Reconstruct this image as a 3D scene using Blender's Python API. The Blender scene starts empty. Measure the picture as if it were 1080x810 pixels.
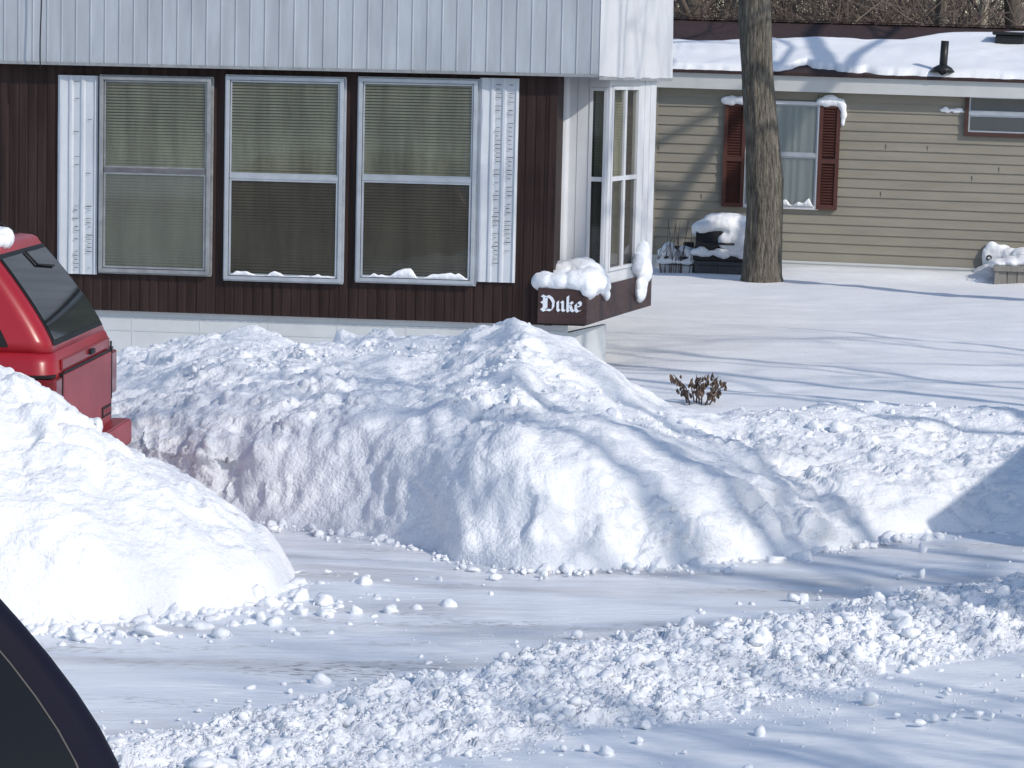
import bpy, bmesh, math, random
import numpy as np
from mathutils import Vector, Matrix

# ------------------------------------------------------------------ camera, world, sun
scene = bpy.context.scene
COL = scene.collection
F, CX, CY, CAMH = 3000.0, 540.0, 405.0, 2.37           # focal length in px of the 1080 px wide photograph
PITCH, ROLL = math.atan(325 / F), 0.023
cam_d = bpy.data.cameras.new('camera')
cam = bpy.data.objects.new('camera', cam_d); COL.objects.link(cam)
cam_d.sensor_width = 36; cam_d.lens = 36 * F / 1080
cam_d.clip_start = 0.1; cam_d.clip_end = 3000
CAMR = Matrix.Rotation(math.pi/2 - PITCH, 3, 'X') @ Matrix.Rotation(ROLL, 3, 'Z')
cam.matrix_world = Matrix.Translation((0, 0, CAMH)) @ CAMR.to_4x4()
scene.camera = cam

SUN_AZ = Vector((0.755, -0.655, 0)).normalized()
SUN_EL = math.radians(36)
SUNV = SUN_AZ * math.cos(SUN_EL) + Vector((0, 0, math.sin(SUN_EL)))
w = bpy.data.worlds.new('World'); scene.world = w; w.use_nodes = True
nt = w.node_tree
sky = nt.nodes.new('ShaderNodeTexSky'); sky.sky_type = 'NISHITA'; sky.sun_disc = False
sky.sun_elevation = SUN_EL; sky.sun_rotation = math.atan2(SUN_AZ.x, SUN_AZ.y)
sky.air_density = 1.0; sky.dust_density = 0.6; sky.ozone_density = 1.5
bg = nt.nodes['Background']; bg.inputs['Strength'].default_value = 0.15
nt.links.new(sky.outputs[0], bg.inputs[0])
sd = bpy.data.lights.new('sun', 'SUN'); sd.energy = 2.65; sd.angle = math.radians(0.55); sd.color = (1.0, 0.93, 0.83)
so = bpy.data.objects.new('sun', sd); COL.objects.link(so)
so.rotation_euler = (-SUNV).to_track_quat('-Z', 'Y').to_euler()
scene.view_settings.view_transform = 'Standard'; scene.view_settings.look = 'None'
scene.view_settings.exposure = 0.13; scene.view_settings.gamma = 1
scene.view_settings.use_curve_mapping = False

random.seed(7); RNG = np.random.default_rng(7)

# ------------------------------------------------------------------ helpers
def ray(px, py):
    return CAMR @ Vector(((px - CX) / F, -(py - CY) / F, -1))
def at(px, py, Y):
    d = ray(px, py); t = Y / d.y
    return Vector((d.x * t, Y, CAMH + d.z * t))
def gnd(px, py, z=0.0):
    d = ray(px, py); t = (z - CAMH) / d.z
    return Vector((d.x * t, d.y * t, z))

def _h(ix, iy, iz, s):
    n = (ix * 374761393 + iy * 668265263 + iz * 1440662683 + s * 1274126177) & 0xFFFFFFFF
    n = ((n ^ (n >> 13)) * 1274126177) & 0xFFFFFFFF
    n = n ^ (n >> 16)
    return n / 2147483648.0 - 1.0
def vn(x, y, z=0.0, s=0):
    x, y, z = np.broadcast_arrays(np.asarray(x, float), np.asarray(y, float), np.asarray(z, float))
    fx, fy, fz = np.floor(x), np.floor(y), np.floor(z)
    ix, iy, iz = fx.astype(np.int64), fy.astype(np.int64), fz.astype(np.int64)
    u, v, t = x - fx, y - fy, z - fz
    u = u*u*u*(u*(u*6-15)+10); v = v*v*v*(v*(v*6-15)+10); t = t*t*t*(t*(t*6-15)+10)
    def L(a, b, k): return a + (b - a) * k
    r = []
    for k in (0, 1):
        a = L(_h(ix, iy, iz+k, s), _h(ix+1, iy, iz+k, s), u)
        b = L(_h(ix, iy+1, iz+k, s), _h(ix+1, iy+1, iz+k, s), u)
        r.append(L(a, b, v))
    return L(r[0], r[1], t)
def fbm(x, y, z=0.0, o=4, s=0, g=0.5):
    r = 0; a = 1; f = 1
    for i in range(o):
        r = r + a * vn(x*f + 17.3*i, y*f + 5.1*i, np.asarray(z)*f, s + i); a *= g; f *= 2.03
    return r
def worley(x, y, z, s=0):
    """cell noise: a random value per block and the distance to the block's border"""
    fx, fy, fz = np.floor(x).astype(np.int64), np.floor(y).astype(np.int64), np.floor(z).astype(np.int64)
    b1 = np.full(x.shape, 9.0); b2 = np.full(x.shape, 9.0); val = np.zeros(x.shape)
    for i in (-1, 0, 1):
        for j in (-1, 0, 1):
            for k in (-1, 0, 1):
                cx, cy, cz = fx+i, fy+j, fz+k
                dx = cx + .5 + .45*_h(cx, cy, cz, s) - x; dy = cy + .5 + .45*_h(cx, cy, cz, s+1) - y; dz = cz + .5 + .45*_h(cx, cy, cz, s+2) - z
                d = dx*dx + dy*dy + dz*dz
                tilt = _h(cx, cy, cz, s+3) + .9*(dx*_h(cx, cy, cz, s+4) + dy*_h(cx, cy, cz, s+5) + dz*_h(cx, cy, cz, s+6))
                near = d < b1
                b2 = np.where(near, b1, np.minimum(b2, d)); val = np.where(near, tilt, val); b1 = np.where(near, d, b1)
    return val, np.sqrt(b2) - np.sqrt(b1)
def blocky(P, size, seed, stretch=(1, 1, 1)):
    """broken-crust relief in about -1..1"""
    q = P/size
    q = q + .35*np.stack([vn(q[..., 0]*1.7, q[..., 1]*1.7, q[..., 2]*1.7, seed+k) for k in range(3)], -1)
    v, e = worley(q[..., 0]*stretch[0], q[..., 1]*stretch[1], q[..., 2]*stretch[2], seed)
    return v * np.clip(e/.16, 0, 1)**.7 - .35*(1-np.clip(e/.12, 0, 1))
def sst(a, b, x):
    t = np.clip((x - a) / (b - a), 0, 1); return t*t*(3-2*t)

# ---- materials
MATS = {}
def mat(name, col, rough=0.7, var=0.12, scale=6.0, bump=0.0, bscale=60.0, metal=0.0, stretch=(1,1,1), spec=0.3, col2=None, thr=None):
    m = bpy.data.materials.new(name); m.use_nodes = True; MATS[name] = m
    n = m.node_tree; b = n.nodes['Principled BSDF']
    b.inputs['Roughness'].default_value = rough; b.inputs['Metallic'].default_value = metal
    b.inputs['Specular IOR Level'].default_value = spec
    tc = n.nodes.new('ShaderNodeTexCoord'); mp = n.nodes.new('ShaderNodeMapping'); mp.inputs['Scale'].default_value = stretch
    n.links.new(tc.outputs['Object'], mp.inputs['Vector'])
    no = n.nodes.new('ShaderNodeTexNoise'); no.inputs['Scale'].default_value = scale; no.inputs['Detail'].default_value = 6
    no.inputs['Roughness'].default_value = 0.6
    n.links.new(mp.outputs[0], no.inputs['Vector'])
    r = n.nodes.new('ShaderNodeValToRGB')
    if col2 is None:
        c1 = tuple(c * (1 - var) for c in col); c2 = tuple(min(1, c * (1 + var)) for c in col)
        r.color_ramp.elements[0].position = 0.3; r.color_ramp.elements[1].position = 0.7
    else:
        c1, c2 = col, col2
        r.color_ramp.elements[0].position = thr[0]; r.color_ramp.elements[1].position = thr[1]
    r.color_ramp.elements[0].color = (*c1, 1); r.color_ramp.elements[1].color = (*c2, 1)
    n.links.new(no.outputs[0], r.inputs[0]); n.links.new(r.outputs[0], b.inputs['Base Color'])
    if bump:
        nb = n.nodes.new('ShaderNodeTexNoise'); nb.inputs['Scale'].default_value = bscale; nb.inputs['Detail'].default_value = 5
        n.links.new(mp.outputs[0], nb.inputs['Vector'])
        bp = n.nodes.new('ShaderNodeBump'); bp.inputs['Strength'].default_value = bump; bp.inputs['Distance'].default_value = 0.02
        n.links.new(nb.outputs[0], bp.inputs['Height']); n.links.new(bp.outputs[0], b.inputs['Normal'])
    return m
def glass(name, tint=(0.8, 0.82, 0.8), refl=0.12, dark=0.0, darkcol=(0.02, 0.02, 0.02)):
    """thin pane: see-through with a Fresnel-like sheen; `dark` mixes in a dull film (dirt, insect screen)"""
    m = bpy.data.materials.new(name); m.use_nodes = True; MATS[name] = m
    n = m.node_tree; n.nodes.clear()
    o = n.nodes.new('ShaderNodeOutputMaterial'); tr = n.nodes.new('ShaderNodeBsdfTransparent'); tr.inputs[0].default_value = (*tint, 1)
    gl = n.nodes.new('ShaderNodeBsdfGlossy'); gl.inputs['Roughness'].default_value = 0.03
    lw = n.nodes.new('ShaderNodeLayerWeight'); lw.inputs['Blend'].default_value = 0.25
    ma = n.nodes.new('ShaderNodeMath'); ma.operation = 'MULTIPLY_ADD'; ma.inputs[1].default_value = 0.7; ma.inputs[2].default_value = refl
    n.links.new(lw.outputs['Fresnel'], ma.inputs[0])
    df = n.nodes.new('ShaderNodeBsdfDiffuse'); df.inputs[0].default_value = (*darkcol, 1)
    m0 = n.nodes.new('ShaderNodeMixShader'); m0.inputs[0].default_value = dark
    n.links.new(tr.outputs[0], m0.inputs[1]); n.links.new(df.outputs[0], m0.inputs[2])
    mx = n.nodes.new('ShaderNodeMixShader'); n.links.new(ma.outputs[0], mx.inputs[0])
    n.links.new(m0.outputs[0], mx.inputs[1]); n.links.new(gl.outputs[0], mx.inputs[2]); n.links.new(mx.outputs[0], o.inputs[0])
    return m

mat('snow', (0.82, 0.835, 0.865), 0.55, 0.03, 3.0, 0.35, 45, spec=0.25)
mat('snow_lumpy', (0.82, 0.835, 0.865), 0.55, 0.03, 3.0, 0.6, 55, spec=0.25)
mat('packed', (0.57, 0.57, 0.585), 0.38, 0, 1.6, 0.5, 18, stretch=(0.35, 1.7, 1), col2=(0.76, 0.785, 0.83), thr=(0.36, 0.53), spec=0.4)
mat('road_snow', (0.82, 0.835, 0.865), 0.45, 0.03, 3.0, 0.3, 25, stretch=(.5, 1.3, 1))
mat('dirt', (0.10, 0.07, 0.05), 0.9, 0.3, 20)
mat('brown_siding', (0.031, 0.0185, 0.0165), 0.6, 0.45, 3.0, 0.1, 30, stretch=(6, 6, 0.35), spec=0.15)
mat('brown_board', (0.058, 0.033, 0.032), 0.6, 0.3, 5.0, 0.2, 30, stretch=(1, 1, 3))
mat('valance', (0.38, 0.41, 0.445), 0.5, 0.16, 2.5, 0.04, 12, stretch=(3, 3, .5))  # mottled tone mixes soft tree shade into the colour of the white metal
mat('white_metal', (0.53, 0.56, 0.60), 0.45, 0.08, 4.0, 0.05, 20)
mat('white_panel', (0.58, 0.59, 0.61), 0.5, 0.06, 3.0, 0.03, 20)
mat('aluminium', (0.44, 0.47, 0.51), 0.38, 0.12, 8.0, metal=0.35)
mat('old_aluminium', (0.30, 0.31, 0.32), 0.45, 0.2, 12.0, metal=0.35)
mat('rail_dark', (0.12, 0.12, 0.13), 0.5, 0.2, 10)
mat('blind', (0.52, 0.49, 0.40), 0.6, 0.38, 2.6, stretch=(2.2, 1, .4))
mat('rust', (0.11, 0.07, 0.05), 0.8, 0.4, 20)
mat('skirting', (0.55, 0.57, 0.58), 0.6, 0.07, 3, 0.05, 12)
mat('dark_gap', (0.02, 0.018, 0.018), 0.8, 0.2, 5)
mat('tan_siding', (0.265, 0.245, 0.20), 0.6, 0.10, 2.0, 0.12, 40, stretch=(0.6, 1, 4))
mat('fascia', (0.55, 0.56, 0.55), 0.5, 0.06, 3, stretch=(1, 1, 1))
mat('shingle', (0.048, 0.030, 0.030), 0.85, 0.35, 12, 0.5, 40, stretch=(1, 3, 3))
mat('shutter_red', (0.085, 0.034, 0.027), 0.55, 0.15, 6)
mat('brown_frame', (0.07, 0.035, 0.03), 0.5, 0.15, 8)
mat('black_metal', (0.018, 0.018, 0.02), 0.4, 0.2, 8)
mat('grill_grey', (0.07, 0.075, 0.085), 0.5, 0.2, 6)
mat('curtain', (0.68, 0.70, 0.68), 0.8, 0.05, 3, stretch=(8, 8, 0.4))
mat('room_dark', (0.03, 0.035, 0.035), 0.8, 0.3, 3)
mat('grey_wood', (0.24, 0.23, 0.21), 0.75, 0.2, 5, 0.2, 30, stretch=(6, 6, .6))
mat('bark', (0.170, 0.152, 0.124), 0.9, 0.7, 11.0, 1.0, 20, stretch=(3.6, 3.6, 0.5))
for n_ in MATS['bark'].node_tree.nodes:
    if n_.type == 'BUMP': n_.inputs['Distance'].default_value = .07
mat('bark_far', (0.10, 0.085, 0.070), 0.9, 0.35, 8.0, 0.6, 20, stretch=(3, 3, 0.5))
mat('bark_pale', (0.30, 0.26, 0.21), 0.9, 0.3, 8.0, 0.6, 20, stretch=(3, 3, 0.5))
mat('twig', (0.125, 0.098, 0.083), 0.9, 0.3, 1.0)
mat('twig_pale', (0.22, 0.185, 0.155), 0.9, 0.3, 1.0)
mat('dead_leaf', (0.15, 0.105, 0.08), 0.75, 0.45, 30)
mat('red_paint', (0.33, 0.012, 0.020), 0.3, 0.08, 4, spec=0.5)
mat('red_faded', (0.30, 0.060, 0.072), 0.5, 0.14, 3, spec=0.4)
mat('red_trim', (0.24, 0.010, 0.014), 0.3, 0.08, 4, spec=0.5)
mat('tail_red', (0.17, 0.004, 0.006), 0.15, 0.05, 4, spec=0.6)
mat('rubber', (0.012, 0.012, 0.013), 0.6, 0.2, 8)
mat('car_glass', (0.012, 0.014, 0.017), 0.04, 0.1, 2, spec=0.35)
mat('navy_paint', (0.010, 0.010, 0.020), 0.5, 0.1, 4, spec=0.04)
mat('dark_glass', (0.006, 0.007, 0.011), 0.05, 0.1, 2, spec=0.12)
mat('dull_trim', (0.085, 0.08, 0.075), 0.55, 0.1, 4)
mat('chrome', (0.45, 0.44, 0.42), 0.3, 0.05, 4, metal=0.8)
mat('letter', (0.74, 0.78, 0.84), 0.5, 0.04, 4)
mat('shade_caster', (0.4, 0.38, 0.34), 0.7, 0.1, 3)
glass('pane', (0.80, 0.82, 0.76), 0.02, 0.14, (0.10, 0.11, 0.10))
glass('screen_pane', (0.70, 0.70, 0.66), 0.02, 0.50, (0.058, 0.058, 0.052))
glass('dusty_pane', (0.75, 0.80, 0.74), 0.02, 0.45, (0.18, 0.192, 0.172))
glass('house_pane', (0.80, 0.83, 0.82), 0.05, 0.15, (0.35, 0.38, 0.38))

def grit(m, col=(0.20, 0.18, 0.16)):
    """sanded dirt showing through packed snow in streaky patches"""
    n = MATS[m].node_tree; b = n.nodes['Principled BSDF']; src = b.inputs['Base Color'].links[0].from_socket
    tc = n.nodes.new('ShaderNodeTexCoord'); mp = n.nodes.new('ShaderNodeMapping'); mp.inputs['Scale'].default_value = (.5, 1.5, 1); n.links.new(tc.outputs['Object'], mp.inputs[0])
    fac = []
    for sc, lo, hi, det in ((1.9, .53, .70, 4), (38, .52, .62, 6)):
        no = n.nodes.new('ShaderNodeTexNoise'); no.inputs['Scale'].default_value = sc; no.inputs['Detail'].default_value = det; n.links.new(mp.outputs[0], no.inputs['Vector'])
        r = n.nodes.new('ShaderNodeValToRGB'); r.color_ramp.elements[0].position = lo; r.color_ramp.elements[1].position = hi; n.links.new(no.outputs[0], r.inputs[0]); fac.append(r.outputs[0])
    mu = n.nodes.new('ShaderNodeMath'); mu.operation = 'MULTIPLY'; n.links.new(fac[0], mu.inputs[0]); n.links.new(fac[1], mu.inputs[1])
    mx = n.nodes.new('ShaderNodeMixRGB'); mx.inputs[2].default_value = (*col, 1); n.links.new(mu.outputs[0], mx.inputs[0]); n.links.new(src, mx.inputs[1]); n.links.new(mx.outputs[0], b.inputs['Base Color'])
grit('packed')
# ---- mesh builder
class MB:
    def __init__(s): s.v = []; s.f = []
    def raw(s, vs, fs):
        o = len(s.v); s.v += [tuple(p) for p in vs]; s.f += [tuple(i + o for i in f) for f in fs]; return s
    def box(s, x0, x1, y0, y1, z0, z1):
        return s.raw([(x0,y0,z0),(x1,y0,z0),(x1,y1,z0),(x0,y1,z0),(x0,y0,z1),(x1,y0,z1),(x1,y1,z1),(x0,y1,z1)],
                     [(0,3,2,1),(4,5,6,7),(0,1,5,4),(1,2,6,5),(2,3,7,6),(3,0,4,7)])
    def prism(s, pts, a, b):
        """pts: list of (x,y) footprint, extruded z from a to b"""
        n = len(pts)
        return s.raw([(p[0], p[1], a) for p in pts] + [(p[0], p[1], b) for p in pts],
                     [tuple(range(n))[::-1], tuple(range(n, 2*n))] + [(i, (i+1) % n, n + (i+1) % n, n + i) for i in range(n)])
    def prism_y(s, pts, a, b):
        """pts: list of (x,z), extruded along y from a to b"""
        n = len(pts)
        return s.raw([(p[0], a, p[1]) for p in pts] + [(p[0], b, p[1]) for p in pts],
                     [tuple(range(n)), tuple(range(n, 2*n))[::-1]] + [((i+1) % n, i, n + i, n + (i+1) % n) for i in range(n)])
    def tube(s, pts, rad, n=8, cap=True):
        pts = [Vector(p) for p in pts]
        if not hasattr(rad, '__len__'): rad = [rad] * len(pts)
        o = len(s.v); ref = None
        for i, p in enumerate(pts):
            d = (pts[min(i+1, len(pts)-1)] - pts[max(i-1, 0)]).normalized()
            if ref is None or abs(ref.dot(d)) > .95: ref = Vector((0.13, 0.2, 1)) if abs(d.z) < .9 else Vector((1, .1, 0))
            a = d.cross(ref).normalized(); b = d.cross(a)
            for k in range(n):
                t = 2*math.pi*k/n; q = p + (a*math.cos(t) + b*math.sin(t)) * rad[i]; s.v.append(tuple(q))
        for i in range(len(pts)-1):
            for k in range(n):
                s.f.append((o+i*n+k, o+i*n+(k+1) % n, o+(i+1)*n+(k+1) % n, o+(i+1)*n+k))
        if cap:
            s.f.append(tuple(o+k for k in range(n))[::-1]); s.f.append(tuple(o+(len(pts)-1)*n+k for k in range(n)))
        return s
    def loft(s, rings, cap=True):
        n = len(rings[0]); o = len(s.v)
        for r in rings: s.v += [tuple(p) for p in r]
        for i in range(len(rings)-1):
            for k in range(n):
                s.f.append((o+i*n+k, o+i*n+(k+1) % n, o+(i+1)*n+(k+1) % n, o+(i+1)*n+k))
        if cap:
            s.f.append(tuple(o+k for k in range(n))[::-1]); s.f.append(tuple(o+(len(rings)-1)*n+k for k in range(n)))
        return s
    def build(s, name, m, parent=None, smooth=False, bevel=0, label=None):
        me = bpy.data.meshes.new(name); me.from_pydata(s.v, [], s.f); me.update()
        o = link(name, me, m, parent, smooth, bevel, label)
        if s.mark:                                       # surface marks in a second colour
            me.materials.append(MATS[s.mark[1]])
            for p in me.polygons[s.mark[0]:]: p.material_index = 1
        return o
    mark = None
    def marks(s, m): s.mark = (len(s.f), m); return s
def link(name, me, m, parent=None, smooth=False, bevel=0, label=None):
    me.materials.append(MATS[m])
    if smooth: me.polygons.foreach_set('use_smooth', [True]*len(me.polygons))
    o = bpy.data.objects.new(name, me); COL.objects.link(o)
    if parent: o.parent = parent
    if label: o['label'] = label
    if bevel:
        b = o.modifiers.new('bevel', 'BEVEL'); b.width = bevel; b.segments = 2; b.limit_method = 'ANGLE'
    return o
def grid_mesh(name, P, m, parent=None, wrap=False):
    """P: array (a,b,3) -> one smooth mesh"""
    a, b = P.shape[:2]
    idx = np.arange(a*b).reshape(a, b)
    if wrap: idx = np.vstack([idx, idx[:1]])
    q = np.stack([idx[:-1, :-1], idx[1:, :-1], idx[1:, 1:], idx[:-1, 1:]], -1).reshape(-1, 4)
    return np_mesh(name, P.reshape(-1, 3), q, m, parent)
def np_mesh(name, V, Q, m, parent=None, smooth=True):
    k = Q.shape[1]
    me = bpy.data.meshes.new(name); me.vertices.add(len(V)); me.vertices.foreach_set('co', np.ascontiguousarray(V, dtype=np.float32).ravel())
    me.loops.add(Q.size); me.loops.foreach_set('vertex_index', np.ascontiguousarray(Q, dtype=np.int32).ravel())
    me.polygons.add(len(Q)); me.polygons.foreach_set('loop_start', np.arange(0, Q.size, k, dtype=np.int32))
    me.update(calc_edges=True)
    return link(name, me, m, parent, smooth)
def tag(o, label, cat, group=None, kind=None):
    if label: o['label'] = label
    if cat: o['category'] = cat
    if group: o['group'] = group
    if kind: o['kind'] = kind
    return o
def empty(name, loc, rz, label, cat, group=None):
    o = bpy.data.objects.new(name, None); COL.objects.link(o); o.location = loc; o.rotation_euler = (0, 0, rz); o.empty_display_size = .2
    return tag(o, label, cat, group)

def grid_normals(P):
    dx = np.gradient(P, axis=0); dy = np.gradient(P, axis=1)
    n = np.cross(dx, dy); n /= np.linalg.norm(n, axis=-1, keepdims=True) + 1e-9
    return n

# ------------------------------------------------------------------ ground
HOUSE2_ANG = math.radians(10)
H2P = at(850, 285, 35.0)                                # a point on the far house wall
def wall2_y(x): return H2P.y - (x - H2P.x) * math.tan(HOUSE2_ANG)
def ground_z(X, Y):
    yard = sst(16.6, 18.6, Y)
    z = yard * (0.06 + 0.035 * fbm(X*.35, Y*.5, 0, 3, 11) + 0.012 * fbm(X*1.1, Y*2.2, 0, 3, 21))
    z = z + (1 - yard) * 0.012 * fbm(X*.8, Y*1.6, 0, 3, 31)
    dw = Y - wall2_y(X)
    z = z + (0.12 + .10 * vn(X*.6, 3.3, 0, 5)) * np.exp(-((dw + .35) / .75)**2) * sst(2.9, 3.5, X)
    z = z + 0.03 * sst(30, 60, Y) * vn(X*.1, Y*.1, 0, 8)
    return z
xs = np.concatenate([-np.geomspace(400, 6.2, 26), np.arange(-6, 8.01, .045), np.geomspace(8.3, 400, 26)])
ys = np.concatenate([-np.geomspace(400, 2, 24), np.arange(0, 8, .25), np.arange(8, 24, .06), np.arange(24, 37, .045), np.geomspace(37.2, 900, 40)])
GX, GY = np.meshgrid(xs, ys, indexing='ij')
g = grid_mesh('snowy_ground', np.stack([GX, GY, ground_z(GX, GY) - 0.012], -1), 'snow'); g['kind'] = 'structure'
def wr_y(x):  # centre line of the windrow of clods
    return np.interp(x, [-6, -1.2, -.78, .21, 1.9, 8], [6.4, 9.25, 9.72, 10.7, 12.3, 17.8])
def sheet(name, x0, x1, fy0, fy1, m, nx, ny, amp, dz):
    X = np.linspace(x0, x1, nx)[:, None] * np.ones((1, ny)); T = np.linspace(0, 1, ny)[None, :]
    Y = fy0(X) * (1-T) + fy1(X) * T
    rip = amp * (fbm(X*2.0, Y*7, 0, 4, 41) + .5*np.abs(vn(X*9, Y*22, 0, 47))) 
    o = grid_mesh(name, np.stack([X, Y, ground_z(X, Y) + dz + rip*.5 + amp], -1), m); o['kind'] = 'structure'; return o
sheet('driveway', -6, 7, lambda x: wr_y(x), lambda x: 17.2 + 0*x, 'packed', 600, 420, 0.007, 0.004)
sheet('road', -6, 7, lambda x: 3 + 0*x, lambda x: wr_y(x) - .01, 'road_snow', 350, 400, 0.004, 0.004)

# ------------------------------------------------------------------ snow banks
def smooth1(a, k):
    ker = np.hanning(k+2)[1:-1]; ker /= ker.sum(); p = np.pad(a, k//2, mode='edge')
    return np.convolve(p, ker, 'valid')[:len(a)]
def lumpy(P, amp_big, amp_mid, amp_fine, seed, clod=None):
    N = grid_normals(P); x, y, z = P[..., 0], P[..., 1], P[..., 2]
    fade = 1.0
    d = amp_big * fbm(x*1.1, y*1.1, z*.8, 2, seed) + amp_mid * fbm(x*3.7, y*3.7, z*3.0, 3, seed+10)
    bil = np.abs(vn(x*9, y*9, z*9, seed+20)) * .6 + np.abs(vn(x*17, y*17, z*17, seed+21)) * .4
    c = 1.0 if clod is None else clod
    d = d + amp_fine * (.55*fbm(x*14, y*14, z*12, 3, seed+30) + c*(1.4*bil - .5))
    return P + N * d[..., None]

nx, ns = 640, 420
X = np.linspace(-3.6, 4.1, nx)
pxk = lambda *a: [(p - 540) / F * 16.0 for p in a]
yb_px = [200, 275, 340, 420, 480, 540, 600, 700, 800, 880, 950, 1000, 1080]
yb_py = [547, 555, 562, 574, 589, 600, 605, 602, 596, 580, 572, 563, 568]
bpts = [gnd(a, b) for a, b in zip(yb_px, yb_py)]
Yb = np.interp(X, [-3.6, -2.9] + [p.x for p in bpts] + [4.1], [16.0, 15.75] + [p.y for p in bpts] + [bpts[-1].y + .1])
ck = [(-60, 385, 18.8), (125, 376, 18.8), (200, 357, 18.5), (262, 345, 18.2), (310, 362, 18.0), (400, 362, 17.6), (480, 357, 17.1), (520, 345, 16.8), (546, 330, 16.6), (575, 345, 16.6), (620, 368, 16.6), (660, 400, 16.5),
      (700, 425, 16.4), (760, 442, 16.3), (850, 442, 16.5), (940, 434, 16.9), (1080, 438, 17.1), (1200, 440, 17.2)]
cp = [at(*k) for k in ck]
Yc = np.interp(X, [p.x for p in cp], [p.y for p in cp]); Hc = np.interp(X, [p.x for p in cp], [p.z for p in cp])
Hf = np.interp(X, pxk(60, 150, 275, 400, 540, 600, 680, 760, 850, 1000, 1100), [.30, .44, .60, .64, .66, .62, .50, .36, .28, .26, .27])
Yb, Yc, Hf = smooth1(Yb, 71), smooth1(Yc, 41), smooth1(Hf, 41); Hc = smooth1(Hc, 13)
Yb = Yb + .10*vn(X*1.4, .5, 0, 3) + .03*vn(X*3.3, .5, 0, 4)
Hf = np.minimum(Hf, Hc*.92)
P = np.zeros((nx, ns, 3))
for i in range(nx):
    D = Yc[i] - Yb[i]
    d = np.concatenate([np.linspace(0, D, 300), D + np.linspace(0.01, 2.2, 160)])
    tau = float(np.interp(X[i], [-1.8, -.9, .1, 1.3], [.20, .30, .27, .28]))
    z = Hf[i]*(1-np.exp(-d/tau)) + (Hc[i]-Hf[i])*np.clip(d/D, 0, 1)**1.5
    back = np.clip((d-D)/2.2, 0, 1); z = z*(1 - sst(0, 1, back)*1.12) + .01*(1-back)
    z = z - .05*np.exp(-d/.03)
    s = np.concatenate([[0], np.cumsum(np.hypot(np.diff(d), np.diff(z)))])
    t = np.linspace(0, s[-1], ns)
    P[i, :, 0] = X[i]; P[i, :, 1] = Yb[i] + np.interp(t, s, d); P[i, :, 2] = np.interp(t, s, z)
# large scallops and runnels along the cut face
N = grid_normals(P)
face = np.clip(-N[..., 1]*1.3, 0, 1) * sst(0.02, .2, P[..., 2])
run = .07*vn(P[..., 0]*2.3, P[..., 2]*.7, 0, 61) + .03*vn(P[..., 0]*6, P[..., 2]*1.6, 0, 62) + .014*vn(P[..., 0]*17, P[..., 2]*5, 0, 63)
run = run + .03*sst(.1, .5, vn(P[..., 0]*3.1, P[..., 2]*5, 0, 64))
P = P + N * (face * run)[..., None]
topm = sst(.25, .6, P[..., 2]/np.maximum(Hc[:, None], .1)) * (0.35 + 0.65*sst(-.3, .4, vn(P[..., 0]*1.3, P[..., 1]*1.3, 0, 71)))
P = lumpy(P, .05, .030, .008, 100, topm)
N = grid_normals(P); fl = np.clip(P[..., 2]/.12, .25, 1)
pm = sst(-.45, .35, fbm(P[..., 0]*1.3, P[..., 1]*1.3, P[..., 2]*1.8, 2, 72))
wall = np.clip(-N[..., 1]*1.4, 0, 1)
P = P + N*(fl*(.032*blocky(P, .42, 140, (1, 1, .8))*(.25+.75*pm) + .022*blocky(P, .15, 150)*(.10 + .9*pm*(.5*wall + topm)) + .010*blocky(P, .055, 160)*(.25+.75*pm)
               + .012*vn(P[..., 0]*13, P[..., 1]*9, P[..., 2]*2.0, 170)*wall))[..., None]
tag(grid_mesh('snow_bank', P, 'snow_lumpy'), 'long plowed snow bank with peaked crest in front of the brown mobile home', 'snow bank')
BANK = P

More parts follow.
